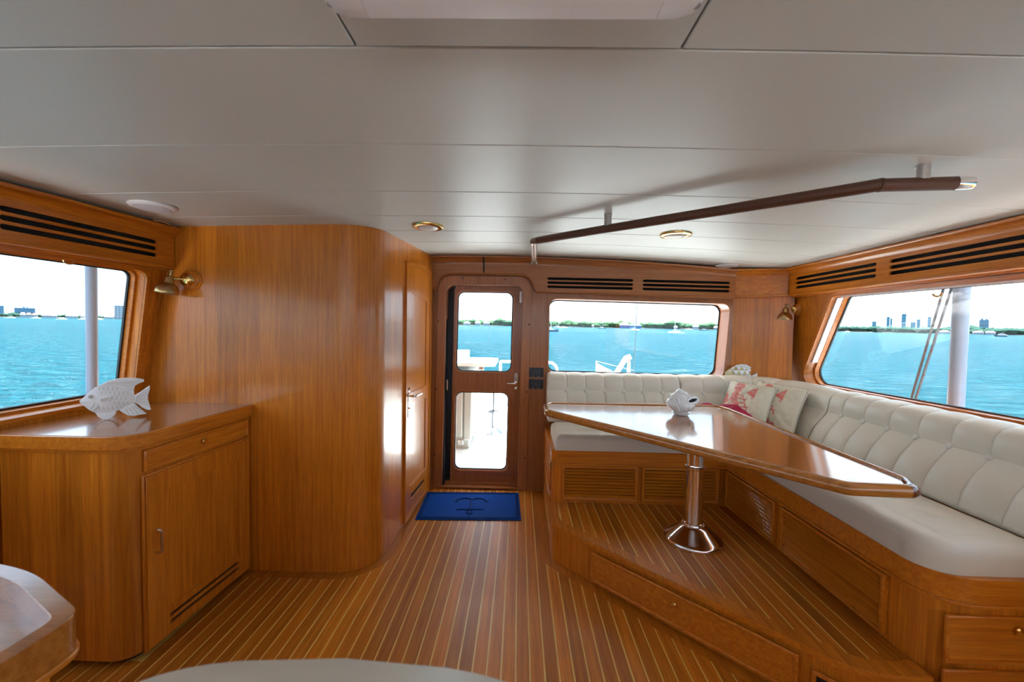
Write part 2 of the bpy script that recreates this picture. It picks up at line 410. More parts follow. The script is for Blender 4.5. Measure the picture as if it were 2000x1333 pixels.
# trim over the door: fascia with an arch cut around the door frame, slots, cove and ledge
def slotrows(u0, u1, z_l, z_r):
    o = []
    for k in range(3):
        a, b = z_l+.0003-k*.0335, z_r-k*.0335; h = .0105
        o.append(fillet([(u0, a-h), (u1, b-h), (u1, b+h), (u0, a+h)], .0104, 5))
    return o
bot = [(-.735, 1.672), (-.700, 1.672)] + [(-.575-.113*math.cos(t), 1.697+.113*math.sin(t)) for t in [PI/2*k/9 for k in range(1, 10)]] \
    + [(.005+.108*math.sin(t), 1.699+.111*math.cos(t)) for t in [PI/2*k/9 for k in range(0, 9)]] + [(.130, 1.674), (1.755, 1.646)]
ftop = [(1.755, 1.845), (.75, 1.872), (-.2, 1.885), (-.735, 1.882)]
t1 = struct(G().prism(bot+ftop, .018, .030, AF, slotrows(.225, .925, 1.776, 1.771) + slotrows(1.005, 1.708, 1.770, 1.763)).obj('trim_1', wood_aft_x, bev=.0015), 'teak cornice with vent slots over the aft door')
G().prism(bot+ftop, .001, .0185, AF, [[(.215, 1.692), (.935, 1.689), (.935, 1.789), (.215, 1.793)], [(.995, 1.688), (1.718, 1.681), (1.718, 1.780), (.995, 1.787)]]).obj('backing_board', wood_aft_x, t1)
G().box(.20, 1.73, 1.67, 1.81, .001, .003, AF).obj('vent_backing', dark_int, t1)
# arch moulding along the lower edge
mp_ = [AF(u, v, .022) for u, v in bot]
G().tube([p + V((0, -.004, -.004)) for p in mp_], .009, 8).obj('bead', wood_aft_x, t1)
ctop = lambda u: zc(u, YA)-.004
def cove_obj(name, pathfn, n, parent, mat, zt, zb, w_b, w_t):
    """cove + ledge along a path: pathfn(t)->(base point, inward normal, top z)"""
    g = G(); prof = [(w_b, zb)]
    for k in range(7):
        t = k/6*PI/2; prof.append((w_b + (w_t-w_b-.008)*(1-math.cos(t)), zb + (zt-.016-zb)*math.sin(t)))
    prof += [(w_t-.003, zt-.016), (w_t, zt-.011), (w_t, zt-.003), (w_t-.004, zt), (0, zt), (0, zb)]
    m = len(prof); vs = []
    for i in range(n+1):
        b, nn, dz = pathfn(i/n)
        for o, z in prof: vs.append(V(b) + V(nn)*o + V((0, 0, z+dz)))
    fs = [(i*m+k, i*m+(k+1) % m, (i+1)*m+(k+1) % m, (i+1)*m+k) for i in range(n) for k in range(m)] + [tuple(reversed(range(m))), tuple(range(n*m, n*m+m))]
    return g.add(vs, fs).obj(name, mat, parent)
def aftp(t):
    u = -.735+t*2.49; return ((u, YA, 0), (0, -1, 0), min(0, -(.0205*(u+.22)**2)) + .0)
cove_obj('cove', aftp, 24, t1, wood_aft_x, 1.949, 1.882, .028, .075)

# ------------------------------------------------------------------ angled corner, right wall, left wall
CF = Fr((1.755, 3.322, 0), (.345, -.165, 0), (0, 0, 1)); CF.N = V((-.165, -.345, 0)).normalized()
wc = struct(G().box(0, .42, .90, 1.93, -.05, 0, CF).obj('wall_corner', wood_zs), 'angled teak corner panel behind the cushions')
t2 = struct(G().box(-.012, .372, 1.655, 1.85, .001, .026, CF).obj('trim_2', wood_x, bev=.002), 'teak cornice across the angled corner')
G().box(-.014, .378, 1.648, 1.664, .001, .034, CF).obj('bead', wood_x, t2, bev=.004)
def corp(t): return (CF(-.015+t*.39, 0, 0), CF.N, -.012*t)
cove_obj('cove', corp, 3, t2, wood_x, 1.874, 1.806, .024, .072)

RF = Fr((2.158, 3.15, 1.62), (.028, 1, 0), (-.13, 0, 1)); RF.N = -abs(1)*RF.U.cross(RF.V) if RF.U.cross(RF.V).x > 0 else RF.U.cross(RF.V)
LF = Fr((-1.915, 2.10, 1.66), (.06, 1, 0), (.165, 0, 1)); LF.N = -LF.U.cross(LF.V) if LF.U.cross(LF.V).x < 0 else LF.U.cross(LF.V)
def ray_uv(F, x, y): return F.pix(x, y)
r_tl, r_bl = RF.pix(1629, 579), RF.pix(1562, 752)
r_tr, r_br = RF.pix(2000, 545), RF.pix(2000, 838)
def ext(a, b, u): t = (u-a[0])/(b[0]-a[0]); return (u, a[1]+(b[1]-a[1])*t)
UR = -5.3
rwhole_poly = [r_bl, r_tl, ext(r_tl, r_tr, UR), ext(r_bl, r_br, UR)]
rwhole = fillet(rwhole_poly, [.09, .05, .06, .06], 8)
wr = struct(G().prism([(-5.6, -1.64), (.30, -1.64), (.30, .42), (-5.6, .42)], -.10, 0, RF, [rwhole]).obj('wall_right', wood_zsy), 'teak side wall with the raked window')
def grow(poly, d):
    cx = sum(p[0] for p in poly)/len(poly); cy = sum(p[1] for p in poly)/len(poly); o = []
    n = len(poly)
    for i in range(n):
        p = V((*poly[i], 0)); a = (p-V((*poly[i-1], 0))).normalized(); b = (V((*poly[(i+1) % n], 0))-p).normalized()
        na, nb = V((a.y, -a.x, 0)), V((b.y, -b.x, 0)); nn = na+nb; nn = nn/(nn.length_squared/2)
        if nn.dot(p-V((cx, cy, 0))) < 0: nn = -nn
        o.append((p.x+nn.x*d, p.y+nn.y*d))
    return o
w2 = struct(G().prism(fillet(grow(rwhole_poly, .024), [.11, .06, .07, .07], 8), -.006, .012, RF, [fillet(rwhole_poly, [.09, .05, .06, .06], 8)]).obj('window_2', wood_y, bev=.005), 'long raked side window above the settee')
inn = grow(rwhole_poly, -.018)
G().prism(fillet(grow(rwhole_poly, .02), [.1, .05, .06, .06], 8), -.112, -.062, RF, [fillet(grow(rwhole_poly, -.012), [.08, .04, .05, .05], 8)]).obj('inner_frame', wood_y, w2, bev=.004)
G().prism(fillet(grow(rwhole_poly, -.011), [.08, .04, .05, .05], 8), -.108, -.096, RF, [fillet(grow(rwhole_poly, -.018), [.075, .035, .05, .05], 8)]).obj('gasket', black_rub, w2)
G().prism(fillet(grow(rwhole_poly, -.014), [.08, .04, .05, .05], 8), -.104, -.100, RF).obj('pane', glass, w2)
# blind track at the raked end and white header strip
sl = (V((*r_tl, 0)) - V((*r_bl, 0))); sln = sl.normalized(); sp_ = V((sln.y, -sln.x, 0))
if sp_.x > 0: sp_ = -sp_
TF = Fr(RF(r_bl[0], r_bl[1], -.055), RF.U*sln.x+RF.V*sln.y, RF.U*sp_.x+RF.V*sp_.y, RF.N)
G().box(sl.length*.28, sl.length*.985, .0, .010, -.006, .034, TF).obj('blind_track', white_pl, w2)
hd = V((*ext(r_tl, r_tr, UR), 0)) - V((*r_tl, 0)); HF = Fr(RF(r_tl[0], r_tl[1], -.05), RF.U*hd.x+RF.V*hd.y, RF.V, RF.N)
G().box(.03, hd.length-.04, -.013, -.002, -.008, .03, HF).obj('blind_header', white_pl, w2)
cg = RF.pix(1819, 574)
G().tube([RF(cg[0]+.022*math.cos(t), cg[1]-.002-.016*math.sin(t), -.03) for t in [PI*k/10 for k in range(11)]], .005, 8).obj('blind_pull', brass_lt, w2)

l_tr, l_br = LF.pix(286, 530), LF.pix(258, 774); l_tl, l_bl = LF.pix(0, 489), LF.pix(0, 821)
UL = -4.4
lpoly = [l_br, l_tr, ext(l_tr, l_tl, UL), ext(l_br, l_bl, UL)]
wl = struct(G().prism([(-4.7, -1.70), (.035, -1.70), (.035, .40), (-4.7, .40)], -.08, 0, LF, [fillet(lpoly, [.05, .05, .05, .05], 8)]).obj('wall_left', wood_zsy), 'teak side wall above the sideboard')
w3 = struct(G().prism(fillet(grow(lpoly, .02), [.06, .06, .06, .06], 8), -.006, .010, LF, [fillet(lpoly, .05, 8)]).obj('window_3', wood_y, bev=.004), 'side window above the sideboard')
G().prism(fillet(grow(lpoly, .004), .045, 8), -.085, -.045, LF, [fillet(grow(lpoly, -.012), .04, 8)]).obj('inner_frame', wood_y, w3, bev=.004)
G().prism(fillet(grow(lpoly, -.011), .04, 8), -.083, -.072, LF, [fillet(grow(lpoly, -.020), .035, 8)]).obj('gasket', black_rub, w3)
G().prism(fillet(grow(lpoly, -.014), .04, 8), -.080, -.076, LF).obj('pane', glass, w3)
sill = LF(l_bl[0], l_bl[1], 0)
cg = LF.pix(147, 513)
G().tube([LF(cg[0]+.02*math.cos(t), cg[1]+.003-.013*math.sin(t), -.03) for t in [PI*k/10 for k in range(11)]], .005, 8).obj('blind_pull', brass_lt, w3)

# side cornices: fascia with slots, cove, bead
def sidetrim(name, A, B, side, groups, mat, label, zt=1.868, ztb=1.868):
    A, B = V((*A, 0)), V((*B, 0)); U = (B-A).normalized(); F = Fr(A, U, (0, 0, 1)); F.N = V((-U.y, U.x, 0))*side; Ln = (B-A).length
    hs = []
    for y0, y1 in groups:
        hs += slotrows(min((y0-A.y)/U.y, (y1-A.y)/U.y), max((y0-A.y)/U.y, (y1-A.y)/U.y), 1.775, 1.775)
    t = struct(G().prism([(0, 1.662), (Ln, 1.662), (Ln, 1.806), (0, 1.806)],   .018, .030, F, hs).obj(name, mat, bev=.0015), label)
    G().box(.004, Ln-.004, 1.666, 1.803, -.006, .006, F).obj('vent_backing', dark_int, t)
    G().box(0, Ln, 1.648, 1.664, -.02, .036, F).obj('bead', mat, t, bev=.005)
    G().box(0, Ln, 1.64, 1.66, -.06, .0, F).obj('soffit', mat, t)
    cove_obj('cove', lambda q: (F(q*Ln, 0, 0), F.N, (ztb-zt)*q), 4, t, mat, zt, 1.800, .028, .078)
    return t
t3 = sidetrim('trim_3', (2.115, 3.165), (2.013, -.61), -1, [(3.06, 2.36), (2.275, 1.1), (1.0, .3), (.22, -.5)], wood_y, 'teak cornice with vent slots above the raked side window', 1.862, 1.847)
t4 = sidetrim('trim_4', (-1.895, 2.13), (-2.065, -.61), 1, [(2.035, 1.44), (1.39, .55), (.48, -.5)], wood_y, 'teak cornice with vent slots above the sideboard window', 1.868, 1.846)

# forward part of the cabin, behind the camera
ff = Fr((0, -2.5, 0), (1, 0, 0), (0, 0, 1), (0, 1, 0))
wfh = [rrect(-2.02, -.72, .78, 1.82, .08), rrect(-.66, .66, .78, 1.82, .08), rrect(.72, 2.06, .78, 1.82, .08)]
wf = struct(G().prism([(-2.4, 0), (2.6, 0), (2.6, 2.0), (-2.4, 2.0)], -.1, 0, ff, wfh).obj('wall_front', wood_zs), 'wheelhouse front wall with three windows')
for i, (a, b) in enumerate([(-2.02, -.72), (-.66, .66), (.72, 2.06)]):
    wg = struct(ring(ff, a-.02, b+.02, .76, 1.84, .02, 0, .01, .09).obj('window_%d' % (i+4), wood_z), 'wheelhouse front window %s' % ['to port', 'amidships', 'to starboard'][i])
    G().prism(rrect(a, b, .78, 1.82, .08), -.06, -.055, ff).obj('pane', glass, wg)

hcn = thing('console_light_block', 'unseen teak console added to block low light from the wheelhouse windows', 'console', (.2, -1.4, 0))  # unseen console, added to keep front window light off the floor and lower walls
G().prism(rrect(-1.25, 1.65, -1.75, -1.15, .08), 0, .98).obj('carcass', wood_z, hcn)
G().prism(rrect(-1.28, 1.68, -1.78, -1.12, .09), .98, 1.04).obj('top', wood_x, hcn, bev=.01)

# ------------------------------------------------------------------ curved locker wall with side door
def cylwall():
    P = [V((*p, 0)) for p in cyl_path]; s = [0]
    for a, b in zip(P, P[1:]): s.append(s[-1]+(b-a).length)
    me = bpy.data.meshes.new('wall_curved'); vs = []; fs = []
    for p in P: vs += [(p.x, p.y, 0.0), (p.x, p.y, zc(p.x, p.y)+.004)]
    for i in range(len(P)-1): fs.append((2*i, 2*i+2, 2*i+3, 2*i+1))
    n = len(P); b = len(vs)
    vs += [(-2.10, 3.32, 0), (-2.10, 3.32, 1.9)]
    fs.append((2*(n-1), b, b+1, 2*(n-1)+1)); fs.append((b, 0, 1, b+1))
    me.from_pydata(vs, [], fs); uv = me.uv_layers.new(name='UVMap')
    for i in range(len(P)-1):
        for li, (q, t) in zip(me.polygons[i].loop_indices, [(s[i], 0), (s[i+1], 0), (s[i+1], 1.95), (s[i], 1.95)]): uv.data[li].uv = (q, t)
    me.polygons.foreach_set('use_smooth', [True]*len(me.polygons)); me.set_sharp_from_angle(angle=math.radians(30))
    o = bpy.data.objects.new('wall_curved', me); col.objects.link(o); me.materials.append(wood_uv); return o
wcy = struct(cylwall(), 'rounded teak locker wall beside the aft door')
a_, b_ = V((-.7845, 2.345, 0)), V((-.725, 3.32, 0))
SF = Fr(a_, b_-a_, (0, 0, 1)); SF.N = V((SF.U.y, -SF.U.x, 0))
u0, u1 = .305, .885
arch = lambda d: [(u0+d, .02+d), (u1-d, .02+d)] + [(u1-d - (u1-u0-2*d)*k/12, 1.795-d+.028*math.sin(PI*(.15+.85*k/12))) for k in range(13)]
d2 = struct(G().prism(arch(0), .0, .016, SF, [arch(.028)]).obj('door_2', wood_z, bev=.003), 'panelled teak side door in the curved wall')
a2 = arch(.03)
G().prism(a2, .001, .010, SF, [[(u0+.11, .235), (u1-.11, .235), (u1-.11, .80), (u0+.11, .80)], [(u0+.11, .90), (u1-.11, .90), (u1-.11, 1.56), (u0+.11, 1.60)],
         rrect(u0+.13, u1-.13, .135, .165, .014)]).obj('leaf_frame', wood_z, d2, bev=.003)
G().box(u0+.1, u1-.1, .225, .81, .0005, .003, SF).obj('lower_panel', wood_z, d2)
G().prism([(u0+.1, .89), (u1-.1, .89), (u1-.1, 1.57), (u0+.1, 1.61)], .0005, .003, SF).obj('upper_panel', wood_z, d2)
G().box(u0+.12, u1-.12, .13, .17, .0004, .0015, SF).obj('vent_slot', dark_int, d2)
hp = G().prism(rrect(u0+.052, u0+.078, .73, .945, .013), .010, .014, SF).obj('handle_plate', chrome, d2)
G().tube([SF(u0+.065, .885, .012), SF(u0+.065, .885, .05), SF(u0+.075, .883, .058), SF(u0+.20, .880, .058)], .0085, 10).obj('lever', chrome, hp)
G().cyl(SF(u0+.065, .80, .012), SF(u0+.065, .80, .026), .007, 10).obj('lock_knob', chrome, hp)

# ------------------------------------------------------------------ aft door (door_1)
ofr = [(-.700, .002), (-.66, .002)]
fo = fillet([(.080, .002), (.096, 1.788), (-.675, 1.788), (-.695, .002)], [0, .105, .105, 0], 10)
fi = fillet([(.008, .022), (.026, 1.718), (-.607, 1.718), (-.628, .022)], [0, .07, .07, 0], 10)
d1 = struct(G().prism(fo, .001, .022, AF, [fi]).obj('door_1', wood_aft, bev=.004), 'aft teak door with two rounded panes')
for (x_, y_) in [(904, 544), (987, 546), (856, 628), (1033, 634), (852, 760), (1029, 766), (849, 889), (1025, 895)]:
    p = py(x_, y_, YA-.022); G().lathe([(.007, 0), (.007, .0025), (.004, .004)], p+V((0, .001, 0)), (0, -1, 0), 12).obj('screw_plug', plug, d1)
G().box(-.628, -.615, .02, 1.66, -.16, -.001, AF).obj('jamb', black_rub, d1)
lf = Fr((0, 3.395, 0), (1, 0, 0), (0, 0, 1), (0, -1, 0))
up = fillet([(-.536, .985), (-.062, .985), (-.055, 1.668), (-.527, 1.668)], .055, 8)
lo = fillet([(-.542, .133), (-.086, .133), (-.080, .808), (-.538, .808)], .055, 8)
ol = fillet([(-.576, .026), (.02, .026), (.036, 1.73), (-.556, 1.73)], [.02, .02, .06, .06], 6)
G().box(-.64, .02, .0, .014, -.06, .022, AF).obj('threshold', wood_aft_x, d1, bev=.004)
lv = G().prism(ol, -.035, 0, lf, [up, lo]).obj('door_leaf', wood_aft, d1, bev=.004)
for nm, pts in (('upper', [(-.536, .985), (-.062, .985), (-.055, 1.668), (-.527, 1.668)]), ('lower', [(-.542, .133), (-.086, .133), (-.080, .808), (-.538, .808)])):
    G().prism(fillet(grow(pts, .018), .07, 8), .0005, .007, lf, [fillet(grow(pts, .001), .056, 8)]).obj('pane_bead', wood_aft_x, lv, bev=.003)
    G().prism(fillet(grow(pts, .001), .056, 8), -.022, -.012, lf, [fillet(grow(pts, -.008), .05, 8)]).obj('gasket', black_rub, lv)
    G().prism(fillet(grow(pts, -.002), .055, 8), -.019, -.015, lf).obj('pane', glass, lv)
G().box(-.66, -.55, .0, 1.76, -.05, -.036, lf).obj('edge_seal', black_rub, lv)
G().box(-.64, .02, .0, .030, -.16, -.06, AF).obj('sill', wood_aft_x, d1, bev=.004)
p = py(1008, 748, 3.395); hp = G().prism(rrect(p.x-.017, p.x+.015, p.z-.075, p.z+.085, .015), .0005, .005, lf).obj('handle_plate', chrome, lv)
hz = py(1008, 748, 3.395)
G().tube([V((hz.x, 3.39, hz.z)), V((hz.x, 3.345, hz.z)), V((hz.x-.01, 3.34, hz.z)), V((hz.x-.075, 3.34, hz.z-.004))], .008, 10).obj('lever', chrome, hp)
G().lathe([(.013, 0), (.014, .008), (.006, .012)], (hz.x, 3.39, hz.z-.05), (0, -1, 0), 14).obj('lock_knob', chrome, hp)
p = py(874, 752, 3.36); G().box(p.x-.006, p.x+.006, 3.352, 3.36, p.z-.045, p.z+.045).obj('latch_plate', satin, d1)
p = py(1018, 581, 3.34); G().box(p.x-.013, p.x+.013, 3.335, 3.36, p.z-.05, p.z+.05).obj('door_hook', white_pl, d1, bev=.008)
for zz in (.3, 1.5): pass
st = G().box(-.308, -.290, 3.236, 3.241, 1.80, 1.925).obj('strap', black_rub, None)
tag(G().tube([(-.300, 3.244, 1.936), (-.300, 3.258, 1.918), (-.300, 3.279, 1.895), (-.300, 3.287, 1.875), (-.300, 3.2875, 1.815)], .0075, 6).obj('fastener_strip', black_rub), 'short black strap stuck on the cornice above the aft door', 'strap') 
bpy.data.objects.remove(st)
# ------------------------------------------------------------------ switch panels
def switch(z0, z1, label):
    t = thing('switch_panel', label, 'switch panel', (.149, YA, z0))
    b = G().prism(rrect(.089, .209, z0, z1, .004), .001, .011, AF).obj('plate', black_pl, t, bev=.002)
    G().box(.112, .186, z0+.017, z1-.017, .011, .013, AF).obj('bezel', black_pl, t)
    for k in range(3): G().box(.114+k*.024, .136+k*.024, z0+.019, z1-.019, .013, .016, AF).obj('rocker', grey_cell, t, bev=.001)
    for k in range(2): G().box(.115+k*.045, .133+k*.045, z0+.006, z0+.011, .011, .012, AF).obj('indicator', plain('pale_mark', (.25, .3, .4), .4), t)
    return t
switch(.958, 1.037, 'upper black three-rocker switch panel beside the aft door')
switch(.860, .939, 'lower black three-rocker switch panel beside the aft door')

# ------------------------------------------------------------------ settee base
def sbase(d):
    return fillet([(.236-d, 3.318), (.236-d, 2.60-d), (1.378-d, 2.60-d), (1.408-d, 1.315-d), (2.165, 1.315-d), (2.225, 3.10), (1.76, 3.316)], [0, .05+d, 0, .13+d, 0, 0, 0], 8)
se = thing('settee_base', 'L-shaped teak settee base with louvred vents under cream cushions', 'settee', (1.2, 2.9, 0))
G().prism(sbase(0), .0, .474).obj('carcass', wood_zs, se)
G().prism(sbase(.017), .474, .485).obj('bead', wood_x, se, bev=.004)
G().prism(sbase(.010), .485, .568).obj('rim', wood_x, se, bev=.006, seg=3)
def grille(F, u0, u1, v0, v1, n, wood_x=wood_x):
    g = ring(F, u0, u1, v0, v1, .013, .0, .024).obj('louvre_panel', wood_x, se, bev=.003)
    G().box(u0+.011, u1-.011, v0+.011, v1-.011, .0005, .002, F).obj('backing', plain('louvre_dark', (.03, .010, .004), .7), g)
    ring(F, u0+.013, u1-.013, v0+.013, v1-.013, .006, .0, .0145).obj('inner_bead', wood_x, g)
    h = (v1-v0-.040)/n
    for k in range(n):
        v = v0+.020+h*k
        G().add([F(u0+.018, v, .0160), F(u1-.018, v, .0160), F(u1-.018, v+h*.52, .0020), F(u0+.018, v+h*.52, .0020),
                 F(u0+.018, v+h*.16, .0215), F(u1-.018, v+h*.16, .0215), F(u1-.018, v+h*.68, .0045), F(u0+.018, v+h*.68, .0045)],
                [(0, 1, 2, 3), (7, 6, 5, 4), (0, 4, 5, 1), (1, 5, 6, 2), (2, 6, 7, 3), (3, 7, 4, 0)]).obj('slat', wood_x, g, ang=0)
SA = Fr((0, 2.60, 0), (1, 0, 0), (0, 0, 1), (0, -1, 0))
grille(SA, .298, .790, .246, .474, 9); grille(SA, .820, 1.318, .246, .472, 9)
p0, p1 = V((1.378, 2.60, 0)), V((1.408, 1.315, 0)); SR = Fr(p0, p1-p0, (0, 0, 1)); SR.N = V((-1, -.0233, 0)).normalized()
grille(SR, .02, .495, .240, .468, 9, wood_y); grille(SR, .545, 1.115, .240, .468, 9, wood_y)
SN = Fr((0, 1.315, 0), (1, 0, 0), (0, 0, 1), (0, -1, 0))
frame_drawer(SN, 1.425, 1.98, .284, .446, se, knob=(1.655, .405))
dl = frame_drawer(SN, 1.425, 1.98, .05, .262, se, name='locker_door')
SL = Fr((.236, 0, 0), (0, 1, 0), (0, 0, 1), (-1, 0, 0))
frame_drawer(SL, 2.68, 3.26, .26, .455, se); frame_drawer(SL, 2.68, 3.26, .04, .235, se)

# ------------------------------------------------------------------ seat and back cushions
def seatcushion(name, label, F, w_, d_, h, su, sv, tufts, Rc=0., parent=None):
    nu, nv = int(w_/.012)+2, int(d_/.012)+2; r = .045
    def hgt(a, b):
        e = min(a, w_-a, b, d_-b); z = h
        if e < r: z -= r - math.sqrt(max(0, r*r-(r-e)**2))
        c = min(1, min(a, w_-a, b, d_-b)/.10)
        z += .010*c
        for s_ in su: z -= .007*math.exp(-((a-s_)/.007)**2)*c
        for s_ in sv: z -= .006*math.exp(-((b-s_)/.006)**2)*c
        for ta, tb in tufts:
            q = math.hypot(a-ta, b-tb); z -= .022*math.exp(-(q/.030)**2)
        z += .0035*noise.noise(V((a*9, b*9, h*7)))*c
        return z
    g = G(); vs = []
    def pos(a, b):
        if Rc and a < Rc and b < Rc:
            x_, y_ = Rc-a, Rc-b; L = math.hypot(x_, y_)
            if L > 1e-6: m_ = max(x_, y_)/L; return Rc-x_*m_, Rc-y_*m_
        return a, b
    ua = [w_*i/(nu-1) for i in range(nu)]; vb = [d_*j/(nv-1) for j in range(nv)]
    def warp(t, L):
        return t
    # denser samples at the rounded edge
    ua = sorted(set([0, .003, .008, .015, .024, .034, .045]+[w_-q for q in (0, .003, .008, .015, .024, .034, .045)]+[q for q in ua if .05 < q < w_-.05]))
    vb = sorted(set([0, .003, .008, .015, .024, .034, .045]+[d_-q for q in (0, .003, .008, .015, .024, .034, .045)]+[q for q in vb if .05 < q < d_-.05]))
    nu, nv = len(ua), len(vb)
    for b in vb:
        for a in ua: x_, y_ = pos(a, b); vs.append(F(x_, y_, hgt(a, b)))
    fs = [(j*nu+i, j*nu+i+1, (j+1)*nu+i+1, (j+1)*nu+i) for j in range(nv-1) for i in range(nu-1)]
    edge = [i for i in range(nu)] + [j*nu+nu-1 for j in range(1, nv)] + [(nv-1)*nu+i for i in range(nu-2, -1, -1)] + [j*nu for j in range(nv-2, 0, -1)]
    b0 = len(vs); n = len(edge)
    for e_ in edge: p = vs[e_]; vs.append(p - F.N*((p-F.O).dot(F.N)-.0))
    fs += [(edge[i], edge[(i+1) % n], b0+(i+1) % n, b0+i) for i in range(n)]
    fs.append(tuple(b0+i for i in range(n)))
    g.add(vs, fs); t = thing(name, label, 'cushion', F.O)
    g.obj('cushion_body', leather, t, ang=70)
    # piping seam along the front edge
    return t
CA = Fr((.252, 2.588, .569), (1, 0, 0), (0, 1, 0))
cu1 = seatcushion('seat_cushion', 'cream leather seat cushion on the short aft settee bench', CA, 1.135, .404, .098, [.15*k for k in range(1, 8)], [.11], [])
CR = Fr((1.392, 1.325, .569), (.0, 1, 0), (1, 0, 0), (0, 0, 1))
CR = Fr((1.392, 1.325, .569), (1, 0, 0), (0, 1, 0))
tf = [(.22, .24+.16*k) for k in range(10)]
cu2 = seatcushion('seat_cushion', 'cream leather seat cushion on the long side settee bench', CR, .404, 1.655, .098, [.105], [.08], tf, Rc=.11)
for k in range(9):
    pass
def seam(pts, parent): return G().tube(pts, .0018, 6).obj('piping', leather_btn, parent)
seam([CR(.0+.006, .16+.02*k, .068) for k in range(60)], cu2)

PROF = [(.312, .660), (.314, .690), (.300, .740), (.268, .800), (.226, .850), (.204, .885), (.196, .930), (.186, .965), (.166, .990), (.135, 1.004), (.090, 1.010), (.045, 1.004), (.012, .99)]
def profat(t):
    n = len(PROF)-1; i = min(int(t*n), n-1); f = t*n-i
    p0, p1, p2, p3 = PROF[max(i-1, 0)], PROF[i], PROF[i+1], PROF[min(i+2, n)]
    def cr_(a, b, c, d): return .5*((2*b)+(-a+c)*f+(2*a-5*b+4*c-d)*f*f+(-a+3*b-3*c+d)*f**3)
    return cr_(p0[0], p1[0], p2[0], p3[0]), cr_(p0[1], p1[1], p2[1], p3[1])
TROW = 5.0/12
def backcushion(label, path, seams, zoff=lambda s: 0., shrink=1.):
    P = [V((*p, 0)) for p in path]; S = [0]
    for a, b in zip(P, P[1:]): S.append(S[-1]+(b-a).length)
    L = S[-1]
    def at(s):
        s = max(0, min(L, s))
        for i in range(len(P)-1):
            if s <= S[i+1] or i == len(P)-2:
                f = (s-S[i])/(S[i+1]-S[i]); p = P[i].lerp(P[i+1], f)
                d = (P[i+1]-P[i]).normalized()
                d0 = (P[i]-P[i-1]).normalized() if i > 0 else d; d2_ = (P[i+2]-P[i+1]).normalized() if i+2 < len(P) else d
                a = (d0+d).normalized(); b = (d+d2_).normalized(); d = a.lerp(b, f).normalized()
                return p, V((d.y, -d.x, 0))
    sm = [0]+sorted(seams)+[L]
    def surf(s, t, disp=True):
        p, n = at(s); o, z = profat(t); o2, z2 = profat(min(1, t+.01)); nt_ = V((-(o2-o), (z2-z), 0)); 
        tn = (n*(o2-o)+V((0, 0, z2-z))).normalized(); side = V((n.y, -n.x, 0)); nor = tn.cross(side)
        if nor.dot(n) < 0 and t < .75: nor = -nor
        if t >= .75 and nor.z < 0: nor = -nor
        q = p + n*o + V((0, 0, z+zoff(s)))
        if disp:
            i = 0
            while i < len(sm)-2 and s > sm[i+1]: i += 1
            a, b = sm[i], sm[i+1]; h = (s-a)/(b-a); bul = (4*h*(1-h))**.45
            rows = min(1, abs(t-TROW)/.10)**.6; bot = min(1, t/.06)
            q += nor*(.0135*bul*(.55+.45*rows)*bot - .006 - .008*(1-rows)*bul*.6)
            # gathered wrinkle toward buttons
        return q
    ns = int(L/.0105)+2; nt2 = 46
    sv = sorted(set([L*i/(ns-1) for i in range(ns)] + [q+e_ for q in seams for e_ in (-.003, 0, .003)]))
    vs = []; tt = [j/(nt2-1) for j in range(nt2)] + [TROW-.004, TROW, TROW+.004]; tt = sorted(tt)
    for t in tt:
        for s in sv: vs.append(surf(s, t))
    nu, nv = len(sv), len(tt)
    fs = [(j*nu+i, j*nu+i+1, (j+1)*nu+i+1, (j+1)*nu+i) for j in range(nv-1) for i in range(nu-1)]
    # close the ends and the back
    b0 = len(vs)
    for s in (0, L):
        p, n = at(s); vs.append(p + n*.012 + V((0, 0, .66+zoff(s))))
    fs.append(tuple([j*nu for j in range(nv)] + [b0])); fs.append(tuple([j*nu+nu-1 for j in range(nv-1, -1, -1)] + [b0+1]))
    t = thing('back_cushion', label, 'cushion', surf(L/2, 0, False))
    G().add(vs, fs).obj('cushion_body', leather, t, ang=65)
    for q in seams:
        p = surf(q, TROW); n = at(q)[1]
        G().lathe([(.002, -.006), (.013, -.004), (.015, .001), (.012, .006), (.005, .0085)], p + n*.004, n + V((0, 0, .35)), 14).obj('button', leather_btn, t)
        G().tube([surf(q, k/40)+n*.0005 for k in range(0, 37)], .0016, 5).obj('piping', leather_btn, t)
    return t
aft = [(1.27-k*.0345, YA-.012) for k in range(31)]; aft = [(.232+k*(1.262-.232)/30, YA-.012) for k in range(31)]
backcushion('cream buttoned back cushion under the aft window', aft, [.148*k for k in range(1, 7)])
cc = (1.715, 2.90)
cor = [(1.272, YA-.012), (1.48, YA-.012), (1.715, YA-.014)] + [(1.715+.405*math.sin(a), 2.90+.405*math.cos(a)) for a in [PI/2*k/12 for k in range(1, 13)]] + [(2.118, 2.70), (2.115, 2.49)]
backcushion('cream corner back cushion behind the lobster pillows', cor, [.168, .345, .62, .88])
rt = [(2.114-.0012*k, 2.48-k*.07) for k in range(31)]
backcushion('cream buttoned back cushion under the raked side window', rt, [.115+.150*k for k in range(0, 13)])
# ledge closing the gap between back cushions and walls
struct(G().sweep([(.0, .93), (-.14, .93), (-.14, .955), (.0, .955)], [(2.16, 3.0), (2.14, .4)], 1).obj('trim_5', wood_y), 'teak sill behind the side settee back')

